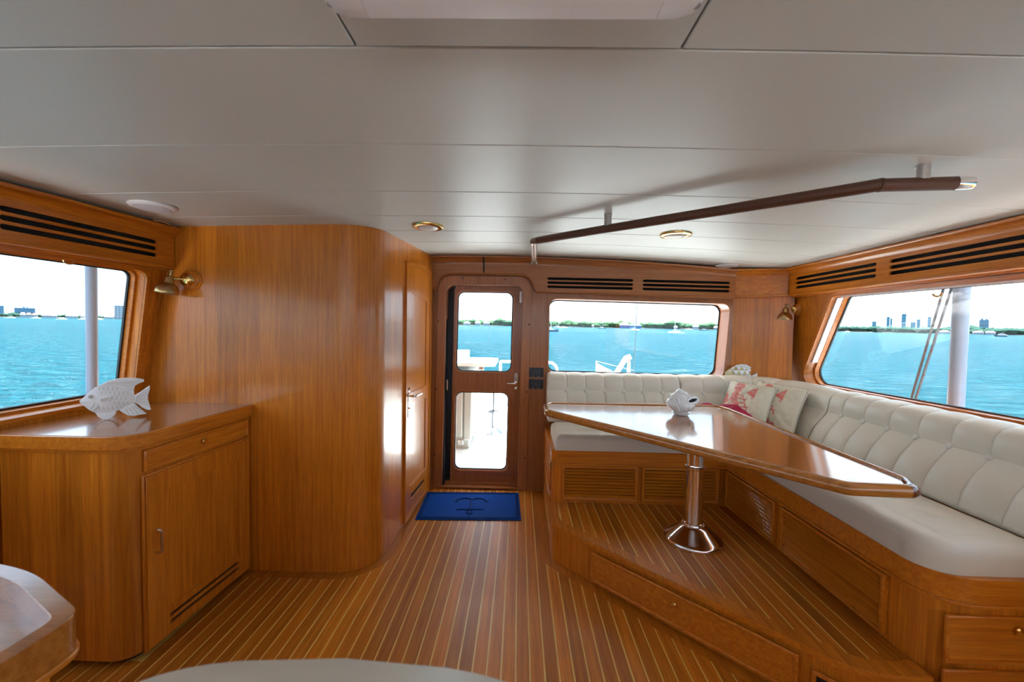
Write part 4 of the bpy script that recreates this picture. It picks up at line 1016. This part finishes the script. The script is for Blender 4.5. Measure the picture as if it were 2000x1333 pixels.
# ------------------------------------------------------------------ lobster pillows and crimson throw
def ell(u, v, cx, cy, a, b, rot=0):
    c, s_ = math.cos(rot), math.sin(rot); x_, y_ = u-cx, v-cy; x_, y_ = x_*c+y_*s_, -x_*s_+y_*c
    return 1-math.hypot(x_/a, y_/b)
def seg(u, v, p, q, r):
    ax, ay = q[0]-p[0], q[1]-p[1]; t = max(0, min(1, ((u-p[0])*ax+(v-p[1])*ay)/(ax*ax+ay*ay))); return 1-math.hypot(u-p[0]-ax*t, v-p[1]-ay*t)/r
def lobster(u, v):
    """flat printed motif, 0..1"""
    d = max(ell(u, v, -.34, .14, .19, .30, .10), ell(u, v, -.20, -.22, .17, .24, .30), ell(u, v, -.06, -.46, .15, .20, .5), ell(u, v, .10, -.64, .13, .15, .7), ell(u, v, .26, -.76, .14, .10, .5), ell(u, v, .36, -.70, .10, .06, -.4), ell(u, v, .34, -.86, .10, .06, .6))
    d = max(d, ell(u, v, -.30, .68, .23, .20, -.5), ell(u, v, -.42, .58, .12, .16, .3), ell(u, v, -.24, .44, .12, .12), ell(u, v, -.78, .05, .13, .25, .25), ell(u, v, -.80, -.06, .17, .14), seg(u, v, (-.62, -.1), (-.40, .2), .05), ell(u, v, -.84, .30, .05, .12, -.1))
    for k in range(4):
        a = (-.18+.07*k, .24-.16*k); b = (.04+.08*k, .20-.14*k); d = max(d, seg(u, v, a, b, .030), seg(u, v, b, (b[0]+.02, b[1]-.13), .028))
        a = (-.48+.06*k, .02-.16*k); b = (-.66+.05*k, -.12-.15*k); d = max(d, seg(u, v, a, b, .026))
    d = max(d, seg(u, v, (-.36, .38), (-.62, .78), .012), seg(u, v, (-.40, .36), (-.56, .58), .010))
    # loose tail fan and specks
    x_, y_ = u-.30, v-.42
    if -.20 < x_ < .16 and abs(y_-.02-x_*.3) < (x_+.20)*.78 and y_ > -.26: d = max(d, .6)
    d = max(d, ell(u, v, .40, .18, .05, .035), ell(u, v, .16, .10, .04, .025), ell(u, v, .30, -.20, .045, .02))
    # inner gap of the raised claw
    if ell(u, v, -.36, .66, .10, .03, .5) > 0: d = min(d, -.05)
    if d <= 0: return 0.
    nsh = .5+.5*noise.noise(V((u*9, v*9, 2)))
    return min(1., d*9)*(.55+.45*nsh)
def pillowmat():
    m, t, b = newmat('lobster_print'); a = t.nodes.new('ShaderNodeAttribute'); a.attribute_name = 'print'
    mx = t.nodes.new('ShaderNodeMixRGB'); t.links.new(a.outputs['Fac'], mx.inputs['Fac'])
    mx.inputs[1].default_value = (.62, .57, .44, 1); mx.inputs[2].default_value = (.60, .055, .06, 1)
    t.links.new(mx.outputs[0], b.inputs['Base Color']); b.inputs['Roughness'].default_value = .55
    n = t.nodes.new('ShaderNodeTexNoise'); n.inputs['Scale'].default_value = 900; bp = t.nodes.new('ShaderNodeBump'); bp.inputs['Strength'].default_value = .15; bp.inputs['Distance'].default_value = .002
    tcn = t.nodes.new('ShaderNodeTexCoord'); t.links.new(tcn.outputs['Object'], n.inputs[0]); t.links.new(n.outputs[0], bp.inputs['Height']); t.links.new(bp.outputs[0], b.inputs['Normal']); return m
PM = pillowmat(); pipem = plain('pillow_piping', (.50, .47, .38), .5)
def pillow(TLc, TRc, BRc, label, sd):
    TLc, TRc, BRc = V(TLc), V(TRc), V(BRc); C = (TLc+BRc)/2; U = (TRc-TLc)/2; W = (TRc-BRc)/2; nn = U.cross(W).normalized()
    if nn.y > 0: nn = -nn
    N_ = 92
    def surf(u, v, sgn):
        h = .062*((1-abs(u)**2.6)*(1-abs(v)**2.6))**.55
        pin = 1 - .055*(1-abs(v)**2)*abs(u)**3; pin2 = 1 - .055*(1-abs(u)**2)*abs(v)**3
        ed = min(1-abs(u), 1-abs(v)); wr = .006*noise.noise(V((u*5+sd, v*5, sd)))*min(1, ed*5) + .004*math.sin(22*u+sd)*math.exp(-((1-abs(v))/.16)**2)*(1-u*u)
        sag = -.03*(v < 0)*abs(v)*(1-u*u)*0
        return C + U*(u*pin) + W*(v*pin2) + nn*(sgn*(h+wr*(h > .003)))
    t = thing('pillow', label, 'pillow', C - W)
    g = G(); pr_ = []
    for sgn in (1, -1):
        k = N_ if sgn > 0 else 24
        g.grid(lambda a, b, s_=sgn: surf(2*a-1, 2*b-1, s_), k, k)
        for j in range(k):
            for i in range(k): pr_.append(lobster(2*i/(k-1)-1, 2*j/(k-1)-1) if sgn > 0 else 0.)
    me = bpy.data.meshes.new('cover'); me.from_pydata(g.v, [], g.f); me.update()
    at_ = me.attributes.new('print', 'FLOAT', 'POINT'); at_.data.foreach_set('value', pr_)
    me.polygons.foreach_set('use_smooth', [True]*len(me.polygons)); me.materials.append(PM)
    o = bpy.data.objects.new('cover', me); col.objects.link(o); attach(o, t)
    per = [surf(-1+2*k/30, -1, 0) for k in range(30)] + [surf(1, -1+2*k/30, 0) for k in range(30)] + [surf(1-2*k/30, 1, 0) for k in range(30)] + [surf(-1, 1-2*k/30, 0) for k in range(30)]
    G().tube(per, .0055, 8, closed=True).obj('piping', pipem, t)
pillow((1.80, 3.00, 1.005), (1.905, 2.63, .995), (1.705, 2.49, .690), 'cream pillow with red lobster print leaning on the side settee back', 3.1)
pillow((1.635, 3.075, .995), (1.775, 2.755, .985), (1.575, 2.57, .692), 'cream pillow with red lobster print, in front of its twin beside the crimson throw', 7.7)
def thr(d):
    return 1 + .16*noise.noise(d*2.3+V((3, 1, 2))) + .06*noise.noise(d*7)
th = G().ball((1.468, 2.742, .768), (.074, .150, .096), 44, 26, thr, Fr((0, 0, 0), (.9, .42, 0), (-.42, .9, 0), (0, 0, 1)))
th.ball((1.372, 2.905, .755), (.09, .07, .086), 30, 18, lambda d: 1+.2*noise.noise(d*2+V((8, 1, 0))))
tag(th.obj('throw_blanket', velvet, ang=180), 'crumpled crimson throw against the lobster pillow behind the table', 'blanket')

# ------------------------------------------------------------------ outside: sea, shores, boats, own decks
TILT = .0078; SEA = -1.85
def sea(x, y): return SEA + TILT*y
def seamat():
    m, t, b = newmat('sea_water'); N, L = t.nodes.new, t.links.new
    tcn = N('ShaderNodeTexCoord'); mp = N('ShaderNodeMapping'); mp.inputs['Scale'].default_value = (.55, 1.0, 1); mp.inputs['Rotation'].default_value = (0, 0, .5)
    L(tcn.outputs['Object'], mp.inputs[0])
    n1 = N('ShaderNodeTexNoise'); n1.inputs['Scale'].default_value = 1.1; n1.inputs['Detail'].default_value = 6; n1.inputs['Roughness'].default_value = .6; n1.inputs['Distortion'].default_value = .4
    L(mp.outputs[0], n1.inputs[0])
    bp = N('ShaderNodeBump'); bp.inputs['Strength'].default_value = 1.; bp.inputs['Distance'].default_value = 1.5
    L(n1.outputs['Fac'], bp.inputs['Height']); t.nodes.remove(b)
    n2 = N('ShaderNodeTexNoise'); n2.inputs['Scale'].default_value = .012; n2.inputs['Detail'].default_value = 3; L(tcn.outputs['Object'], n2.inputs[0])
    mx = N('ShaderNodeMixRGB'); L(n2.outputs['Fac'], mx.inputs['Fac']); mx.inputs[1].default_value = (.0014, .0345, .050, 1); mx.inputs[2].default_value = (.0020, .0450, .060, 1)
    df = N('ShaderNodeBsdfDiffuse'); L(mx.outputs[0], df.inputs['Color']); L(bp.outputs[0], df.inputs['Normal'])
    gl = N('ShaderNodeBsdfGlossy'); gl.inputs['Roughness'].default_value = .12; L(bp.outputs[0], gl.inputs['Normal'])
    lw = N('ShaderNodeLayerWeight'); lw.inputs['Blend'].default_value = .5; L(bp.outputs[0], lw.inputs['Normal'])
    pw = N('ShaderNodeMath'); pw.operation = 'POWER'; pw.inputs[1].default_value = 4.; L(lw.outputs['Facing'], pw.inputs[0])
    fr = N('ShaderNodeMath'); fr.operation = 'MULTIPLY_ADD'; L(pw.outputs[0], fr.inputs[0]); fr.inputs[1].default_value = .25; fr.inputs[2].default_value = .02
    ms = N('ShaderNodeMixShader'); L(fr.outputs[0], ms.inputs[0]); L(df.outputs[0], ms.inputs[1]); L(gl.outputs[0], ms.inputs[2]); L(ms.outputs[0], t.nodes['Material Output'].inputs[0])
    return m
g = G(); R_ = 7000
g.add([(-R_, -R_, sea(0, -R_)), (R_, -R_, sea(0, -R_)), (R_, R_, sea(0, R_)), (-R_, R_, sea(0, R_))], [(0, 1, 2, 3)])
so = g.obj('sea', seamat(), ang=0); so['kind'] = 'stuff'; so['label'] = 'rippled turquoise bay water outside the windows'; so['category'] = 'water'

def seapt(x_, y_, D):
    """shore point seen at a pixel column, at ground range D along the view"""
    d = ray(x_, y_); d = V((d.x, d.y, 0)).normalized(); p = d*D; return V((p.x, p.y, sea(p.x, p.y)))
def haze(c, k): return tuple(v*(1-k)+w_*k for v, w_ in zip(c, (.30, .55, .72)))
def shore(name, label, c0, c1, D, h, seed, color, n, big=.25):
    rnd = random.Random(seed); bm = bmesh.new()
    ico = bmesh.new(); bmesh.ops.create_icosphere(ico, subdivisions=1, radius=1); iv = [v.co.copy() for v in ico.verts]; iff = [[v.index for v in f.verts] for f in ico.faces]; ico.free()
    g = G()
    for i in range(n):
        c = c0+(c1-c0)*(i+rnd.random())/n; dd = D*(1+rnd.random()*.06); p = seapt(c, 640, dd)
        hh = h*(.55+.45*rnd.random())*(1.35 if rnd.random() < big*.3 else 1); ww = hh*(.55+.5*rnd.random())
        g.add([V((p.x+v.x*ww*1.3, p.y+v.y*ww*1.3, p.z+hh*.45+v.z*hh*.55*(1+.2*rnd.random()))) for v in iv], iff)
    o = g.obj(name, plain(name+'_leaf_%d' % seed, color, .9, spec=0., var=.35, vscale=.08)); o['kind'] = 'stuff'; o['label'] = label; o['category'] = 'trees'
shore('tree_belt', 'distant green tree belt across the water astern', 880, 1460, 640, 9.5, 1, (.024, .054, .028), 300)
shore('tree_belt', 'low hazy tree belt seen through the raked side window', 1590, 2080, 900, 10.5, 2, (.016, .040, .032), 260, .1)
shore('tree_belt', 'sparse dark trees between the houses across the bay', -120, 300, 1000, 6.5, 3, (.014, .034, .026), 90)
def beach(c0, c1, D, label):
    pts = [seapt(c, 640, D*.985) for c in range(c0, c1+1, 20)]; pb = [seapt(c, 640, D*1.03) for c in range(c0, c1+1, 20)]
    g = G(); n = len(pts); vs = [p+V((0, 0, -.2)) for p in pts]+[p+V((0, 0, .7)) for p in pts]+[p+V((0, 0, 1.2)) for p in pb]
    fs = [(i, i+1, n+i+1, n+i) for i in range(n-1)] + [(n+i, n+i+1, 2*n+i+1, 2*n+i) for i in range(n-1)]
    struct(g.add(vs, fs).obj('shoreline', plain('pale_sand', (.10, .10, .095), .9), ang=0), label)
beach(880, 1460, 640, 'pale waterfront strip astern'); beach(1590, 2090, 900, 'pale waterfront strip beyond the side window'); beach(-120, 300, 1000, 'pale waterfront strip beyond the sideboard')

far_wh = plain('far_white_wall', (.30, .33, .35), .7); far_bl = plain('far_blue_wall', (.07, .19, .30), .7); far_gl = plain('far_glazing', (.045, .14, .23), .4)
roof_or = plain('far_tile_roof', (.10, .035, .02), .8); roof_wh = plain('far_white_roof', (.3, .3, .3), .7); wh_hull = plain('white_hull', (.8, .8, .8), .4); blue_cv = plain('blue_canvas', (.02, .14, .34), .6); blue_shed = plain('blue_cladding', (.01, .12, .36), .6)
def building(x0, x1, h, D, label, mat=far_bl, cols=4, rows=5, extra=None, base=.5):
    p = seapt((x0+x1)/2, 640, D); d = V((p.x, p.y, 0)).normalized(); U = V((d.y, -d.x, 0)); wid = (seapt(x1, 640, D)-seapt(x0, 640, D)).length
    t = thing('building', label, 'building', p); F = Fr(p, U, (0, 0, 1), -d)
    G().box(-wid/2, wid/2, base, h, -wid*.35, 0, F).obj('tower', mat, t)
    if extra:
        for a, b, z1 in extra: G().box(a*wid, b*wid, h, h+z1, -wid*.25, -wid*.08, F).obj('roof_block', mat, t)
    cw, rh = wid/cols, (h-base)/rows
    for i in range(cols):
        for j in range(rows):
            G().box(-wid/2+cw*(i+.18), -wid/2+cw*(i+.82), base+rh*(j+.25), base+rh*(j+.75), .0, rh*.12, F).obj('window', far_gl, t)
building(224, 243, 24, 990, 'white balconied apartment slab with a gap beside it', far_wh, 3, 7)
building(245, 258, 24, 990, 'white apartment slab closest to the window frame', far_wh, 2, 7)
building(29, 70, 16, 1040, 'long low blue-grey apartment block behind orange roofs', far_bl, 8, 3, [(-.1, .0, 2.2), (.08, .13, 2.2)])
building(-30, 9, 18.5, 1030, 'blue-grey block at the far edge of the bay', far_bl, 4, 5)
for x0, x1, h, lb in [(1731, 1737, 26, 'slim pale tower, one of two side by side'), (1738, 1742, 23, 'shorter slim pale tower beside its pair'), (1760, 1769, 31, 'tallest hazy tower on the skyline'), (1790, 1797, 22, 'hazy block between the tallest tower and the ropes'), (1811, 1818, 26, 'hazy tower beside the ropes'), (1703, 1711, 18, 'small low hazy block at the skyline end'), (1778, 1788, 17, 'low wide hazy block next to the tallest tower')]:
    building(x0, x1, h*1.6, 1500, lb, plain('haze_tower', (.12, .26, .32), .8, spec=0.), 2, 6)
building(1912, 1931, 23, 960, 'grey-blue block with flat roof beyond the post', far_bl, 4, 4, [(-.35, -.1, 2), (.1, .35, 1.4)])
def house(x0, x1, h, D, label, wall=far_wh, roof=roof_wh):
    p = seapt((x0+x1)/2, 640, D); d = V((p.x, p.y, 0)).normalized(); U = V((d.y, -d.x, 0)); wid = (seapt(x1, 640, D)-seapt(x0, 640, D)).length
    t = thing('house', label, 'house', p); F = Fr(p, U, (0, 0, 1), -d)
    G().box(-wid/2, wid/2, .3, h*.6, -8, 0, F).obj('wall', wall, t)
    G().add([F(-wid*.56, h*.6, .6), F(wid*.56, h*.6, .6), F(wid*.56, h*.6, -8.6), F(-wid*.56, h*.6, -8.6), F(-wid*.3, h, -4), F(wid*.3, h, -4)], [(0, 1, 5, 4), (2, 3, 4, 5), (1, 2, 5), (3, 0, 4), (3, 2, 1, 0)]).obj('roof', roof, t)
    for k in range(3): G().box(-wid*.4+k*wid*.3, -wid*.4+k*wid*.3+wid*.16, h*.2, h*.48, 0, .15, F).obj('window', far_gl, t)
for x0, x1, h, lb, rf_ in [(40, 51, 8, 'white house with pale roof under the long block', roof_wh), (52, 62, 8, 'house with orange tiled roof under the long block', roof_or), (63, 75, 7.5, 'second orange-roofed house across the bay', roof_or), (82, 97, 6.5, 'house with lilac-grey roof across the bay', plain('lilac_roof', (.07, .055, .07), .8)), (98, 112, 6.5, 'broad white house across the bay', roof_wh), (129, 152, 6.5, 'long pale house nearest the white post', roof_wh), (158, 170, 5.5, 'low house with mauve roof nearest the white post', plain('lilac_roof', (.07, .055, .07), .8)), (205, 222, 5.5, 'white house beside the apartment slabs', roof_wh)]:
    house(x0, x1, h, 960, lb, far_wh, rf_)
for x0, x1, h, lb, rf_ in [(906, 918, 6, 'pale house above the moored boats seen through the door', roof_wh), (928, 938, 7, 'white house below the dark trees seen through the door', roof_wh), (944, 956, 7, 'gabled white house in the middle of the door pane', roof_wh), (1156, 1160, 5, 'small white house in the tree belt astern', roof_wh), (1316, 1323, 5, 'low white boathouse behind a moored sloop', roof_wh), (1353, 1364, 7.5, 'two-storey white house in the tree belt', roof_wh), (1394, 1406, 6, 'pale house near the end of the aft window', roof_wh)]:
    house(x0, x1, h, 625, lb, far_wh, rf_)
house(1210, 1228, 8.5, 628, 'long blue boat shed with white roof edge', blue_shed, roof_wh); house(1229, 1252, 7.5, 628, 'second blue boat shed behind the thin mast', blue_shed, plain('far_dark_roof', (.05, .16, .2), .7))
for x0, x1, lb in [(1835, 1855, 'pinkish waterfront house beside the ropes'), (1900, 1922, 'pink-roofed waterfront house below the grey-blue block'), (1925, 1945, 'pale waterfront house right of the pink one')]:
    house(x0, x1, 5.5, 880, lb, far_wh, plain('pink_roof', (.11, .065, .065), .8))
def boat(xpx, ypx, L, label, mast=0., blue=False, head=0.):
    d = ray(xpx, ypx); t_ = (SEA-EYE)/(d.z-TILT*d.y); p = CAMP+d*t_; t = thing('sailboat' if mast else 'motor_boat', label, 'boat', p)
    fwd = V((math.cos(head), math.sin(head), 0)); F = Fr(p, fwd, V((-fwd.y, fwd.x, 0)), (0, 0, 1)); B = L*.15
    ol_ = [(-L/2, -B*.8), (L*.15, -B), (L*.38, -B*.55), (L/2, 0), (L*.38, B*.55), (L*.15, B), (-L/2, B*.8)]
    vs = [F(a*.92, b*.8, -.1) for a, b in ol_]+[F(a, b, L*.09+(L*.035 if a > L*.3 else 0)) for a, b in ol_]; n = len(ol_)
    G().add(vs, [(i, (i+1) % n, n+(i+1) % n, n+i) for i in range(n)]+[tuple(range(n, 2*n)), tuple(reversed(range(n)))]).obj('hull', plain('navy_hull', (.02, .06, .13), .4) if blue else wh_hull, t)
    G().prism([(-L*.22, -B*.55), (L*.2, -B*.45), (L*.2, B*.45), (-L*.22, B*.55)], L*.09, L*.15, F).obj('cabin', wh_hull, t)
    if mast:
        G().tube([F(L*.06, 0, L*.09), F(L*.06, 0, mast)], L*.008+.03, 6).obj('mast', wh_hull, t); G().tube([F(L*.06, 0, L*.21), F(-L*.38, 0, L*.21)], L*.018, 6).obj('boom', blue_cv, t)
        G().box(-L*.4, -L*.15, -B*.6, B*.6, L*.21, L*.225, F).obj('awning', blue_cv, t)
    else: G().box(-L*.15, L*.08, -B*.6, B*.6, L*.20, L*.215, F).obj('awning', wh_hull, t)
boat(1074, 648, 9, 'sloop with dark blue hull beside the edge of the aft window', 12, True, 0.2); boat(1176, 642.5, 8, 'small sloop with dark hull below the tree belt', 11, True, .1); boat(1238, 646.5, 9, 'white sloop moored in front of the blue sheds', 12, False, .0); boat(1320, 652, 8.5, 'white sloop moored alone, lying obliquely', 12, False, 2.3)
for x_, y_, lb, m_, hd_ in [(1090, 640.5, 'white sailing boat close to the shore astern', 11, 0), (1101, 641.5, 'white boat close to the shore, second along the bank', 0, 0), (933, 634, 'white boat at the shore seen through the door', 0, .3), (957, 634, 'low white boat at the shore in the middle of the door pane', 0, .1), (912, 633, 'white boat near the edge of the door pane', 0, 0.2), (1346, 644.5, 'white boat at the bank below the two-storey house', 0, 0), (1375, 646, 'dark little boat at the bank under the trees', 0, 0),
                     (20, 622, 'white boat off the shore near the far edge block', 0, 0.3), (70, 623, 'white yacht below the orange roofs', 0, .2), (122, 625, 'white yacht below the long pale house', 0, 0), (163, 625, 'white yacht against the post', 0, 0), (192, 625.5, 'white boat right of the post', 0, .1),
                     (1655, 649, 'white speck of a boat at the start of the tree belt', 0, 0), (1711, 648.5, 'white sport boat off the tree belt', 0, 0), (1721, 649, 'dark launch following the sport boat', 0, 0), (1771, 649, 'white boat below the hazy towers', 0, 0)]:
    boat(x_, y_, 10, lb, m_, 'dark' in lb, hd_)
boat(1957, 658, 13, 'dark barge with a white canopy on open water', 0, True, .2)

# own boat outside: deck, roof overhang, posts, ropes, bar, stool, crane
dk = struct(G().box(-2.9, 3.1, 3.50, 7.2, -.10, -.012).obj('floor_deck', plain('deck_nonskid', (.60, .62, .60), .6, bump=.2, bscale=300)), 'white aft deck beyond the door')
ov = G(); n = 20
prof = [(-2.95+5.9*i/n, 1.99-.045*(-2.95+5.9*i/n)**2) for i in range(n+1)]
ov.prism(prof + [(a, b+.10) for a, b in reversed(prof)], -4.95, -3.47, Fr((0, 0, 0), (1, 0, 0), (0, 0, 1), (0, -1, 0)))
struct(ov.obj('roof_overhang', white_gel), 'white cambered roof overhang outside the aft window')
for sgn in (-1, 1):
    xa, xb = (-2.16, -1.96) if sgn < 0 else (2.14, 2.36); nm = 'beyond the sideboard window' if sgn < 0 else 'beyond the raked side window'
    struct(G().box(xa, xb, -2.6, 3.5, 1.86, 1.94).obj('roof_edge', white_gel), 'white roof edge '+nm)
    xa, xb = (-3.0, -2.10) if sgn < 0 else (2.30, 3.2)
    struct(G().box(xa, xb, -5.5, 3.5, -.12, -.02).obj('side_deck', white_gel), 'white side deck '+nm)
    xa, xb = (-3.08, -2.98) if sgn < 0 else (3.18, 3.28)
    struct(G().box(xa, xb, -5.5, 7.2, -.5, .42).obj('bulwark', white_gel, bev=.02), 'white bulwark '+nm)
for xa, xb, nm in ((-2.75, -2.17, 'above the deck post by the sideboard'), (2.37, 3.25, 'above the deck post by the ropes')):  # wings added out of view over the posts to shade them
    struct(G().box(xa, xb, 1.6, 3.46, 1.86, 1.93).obj('shade_wing', white_gel), 'unseen white roof wing added for shade '+nm)
struct(G().box(-2.4, 2.6, -5.5, -2.62, .50, .60).obj('foredeck', white_gel), 'white foredeck ahead of the wheelhouse')
b = py(1373, 604, 4.94); tag(G().box(b.x-.03, b.x+.03, 4.88, 4.95, b.z-.02, b.z+.05).obj('bracket', grey_gel, bev=.006), 'small white bracket under the roof overhang edge', 'bracket')
pole_m = plain('white_post_shade_tint', (.26, .32, .42), .3)  # white posts with a bluish shade put into their colour
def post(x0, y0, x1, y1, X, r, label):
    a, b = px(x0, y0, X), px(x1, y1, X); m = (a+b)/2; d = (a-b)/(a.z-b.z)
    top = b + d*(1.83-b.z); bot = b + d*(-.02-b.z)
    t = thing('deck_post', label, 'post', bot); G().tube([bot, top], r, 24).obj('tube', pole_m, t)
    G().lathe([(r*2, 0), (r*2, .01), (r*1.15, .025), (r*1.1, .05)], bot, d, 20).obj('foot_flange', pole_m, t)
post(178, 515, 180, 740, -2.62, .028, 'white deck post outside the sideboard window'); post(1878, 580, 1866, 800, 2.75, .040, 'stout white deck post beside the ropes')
ropem = plain('rope_braid', (.17, .18, .20), .8, bump=.6, bscale=300); ropem2 = plain('rope_fleck', (.22, .04, .05), .8)
for xa, xb, lb in ((1841, 1774, 'braided rope slanting outside the side window, farther from the post'), (1856, 1782, 'braided rope slanting outside the side window, closer to the post')):
    a, b = px(xa, 570, 2.72), px(xb, 800, 2.60); a = b+(a-b)*1.25; b2 = b+(b-a)*.45
    t = thing('rope', lb, 'rope', b2); G().tube([b2+(a-b2)*k/8 for k in range(9)], .0072, 10).obj('strand', ropem, t)
    g = G(); d = (a-b2)
    for k in range(0, 26, 3): g.tube([b2+d*(k+.2)/26+V((-.0055, -.003, 0)), b2+d*(k+.42)/26+V((-.002, -.0065, 0))], .003, 5)
    o = g.obj('red_fleck', ropem2, t); o['kind'] = 'stuff'
# bar unit and locker seen through the door
lk = thing('deck_locker', 'tall white deck locker door left of the bar stool', 'locker', (-.75, 4.5, 0))
G().box(-1.15, -.515, 4.42, 5.1, .09, .86).obj('body', grey_gel, lk, bev=.015)
G().box(-.605, -.60, 4.415, 4.425, .1, .86).obj('seam', black_rub, lk); G().box(-.98, -.62, 4.405, 4.42, .13, .85).obj('door', grey_gel, lk, bev=.01)
G().box(-.66, -.60, 4.38, 4.42, .045, .10).obj('hinge', satin, lk, bev=.008); G().box(-1.1, -.55, 4.46, 5.05, -.01, .09).obj('plinth', grey_gel, lk)
bt = thing('bar_counter', 'white moulded bar counter with raised back outside the door', 'bar counter', (-.5, 4.7, 0))
G().prism(rrect(-1.1, -.27, 4.52, 5.35, .08), .915, .955).obj('counter_top', white_gel, bt, bev=.015); G().prism(rrect(-1.2, -.70, 5.38, 5.70, .05), -.01, 1.035).obj('raised_back', white_gel, bt, bev=.02)
G().box(-.46, -.40, 4.58, 4.62, .87, .915).obj('catch', satin, bt, bev=.006); G().box(-1.05, -.52, 5.15, 5.34, -.01, .915).obj('support', white_gel, bt)
so_ = pz(963, 846, -.012); stl = thing('bar_stool', 'chrome bar stool with conical base and ring footrest on deck', 'stool', so_)
stm = plain('stool_steel', (.22, .24, .27), .2, 1.)
G().lathe([(.128, 0), (.128, .012), (.115, .022), (.03, .075), (.026, .085)], so_, seg=36).obj('base', stm, stl); G().lathe([(.022, .08), (.022, .30), (.014, .302), (.014, .74)], so_, seg=20).obj('column', stm, stl)
G().tube([so_+V((.065*math.cos(t), -.03+.055*math.sin(t), .285)) for t in [2*PI*k/28 for k in range(28)]], .009, 8, closed=True).obj('foot_ring', stm, stl)
G().tube([so_+V((-.062, -.03, .285)), so_+V((.062, -.03, .285))], .006, 8).obj('ring_bar', stm, stl)
G().lathe([(.10, .735), (.155, .745), (.165, .76), (.16, .775), (.05, .785)], so_, seg=32).obj('seat', white_gel, stl)
tr_ = struct(G().box(-2.9, 3.1, 7.1, 7.2, -.1, .50).obj('transom_bulwark', white_gel, bev=.02), 'white transom bulwark across the stern')
a = py(1066, 708, 6.6); b = py(1089, 727, 6.6)
rl = thing('stern_rail', 'white tubular stern rail curving down below the aft window', 'railing', (b.x, 6.6, 0))
G().tube([(-.3, 6.6, a.z), (a.x, 6.6, a.z), (b.x-.09, 6.6, a.z-.01), (b.x-.03, 6.6, a.z-.06), (b.x, 6.6, a.z-.15), (b.x, 6.6, -.012)], .022, 12).obj('tube', white_gel, rl); G().tube([(-.3, 6.6, a.z), (-.3, 6.6, -.012)], .022, 12).obj('upright', white_gel, rl)
cr1 = py(1229, 697, 6.5); cr2 = py(1207, 724, 6.5)
cn = thing('deck_crane', 'white folding deck crane with slanted boom and grey ram astern', 'crane', (cr1.x, 6.5, 0))
G().tube([(cr1.x, 6.5, -.012), (cr1.x, 6.5, cr1.z-.04)], .035, 12).obj('ram', satin, cn); G().tube([(cr1.x+.01, 6.52, cr1.z-.03), (cr1.x, 6.5, cr1.z), (cr1.x-.05, 6.5, cr1.z-.02), (cr2.x, 6.5, cr2.z), (cr2.x-.12, 6.5, cr2.z-.2)], .040, 12).obj('boom', white_gel, cn)
G().box(cr2.x-.16, cr2.x+.02, 6.4, 6.6, -.012, cr2.z-.1).obj('pedestal', white_gel, cn, bev=.02)
s0 = py(1165, 706, 6.9); s1 = py(1205, 722, 6.9)
sp2 = thing('swim_stair', 'white slanted stair side with wire rail at the stern', 'stair', (s0.x, 6.9, 0))
G().prism([(s0.x, -.012), (s1.x+.1, -.012), (s1.x+.1, s1.z-.12), (s0.x+.02, s0.z-.04), (s0.x, s0.z-.05)], -6.93, -6.87, Fr((0, 0, 0), (1, 0, 0), (0, 0, 1), (0, -1, 0))).obj('side_panel', white_gel, sp2, bev=.008)
G().tube([(s0.x, 6.9, -.01), (s0.x, 6.9, s0.z)], .012, 8).obj('stanchion', white_gel, sp2); G().tube([(s0.x, 6.9, s0.z), (s1.x+.3, 6.9, s1.z-.02)], .006, 6).obj('wire', plain('dark_wire', (.06, .08, .1), .5), sp2)
a, b = py(1244, 588, 6.8), py(1238, 726, 6.8); tag(G().tube([V((b.x, 6.8, -.012)), b, a, a+(a-b)*.4], [.012, .009, .005, .003], 8).obj('whip_antenna', plain('dark_wire', (.06, .08, .1), .5)), 'thin dark whip rod standing astern beside the crane', 'antenna')
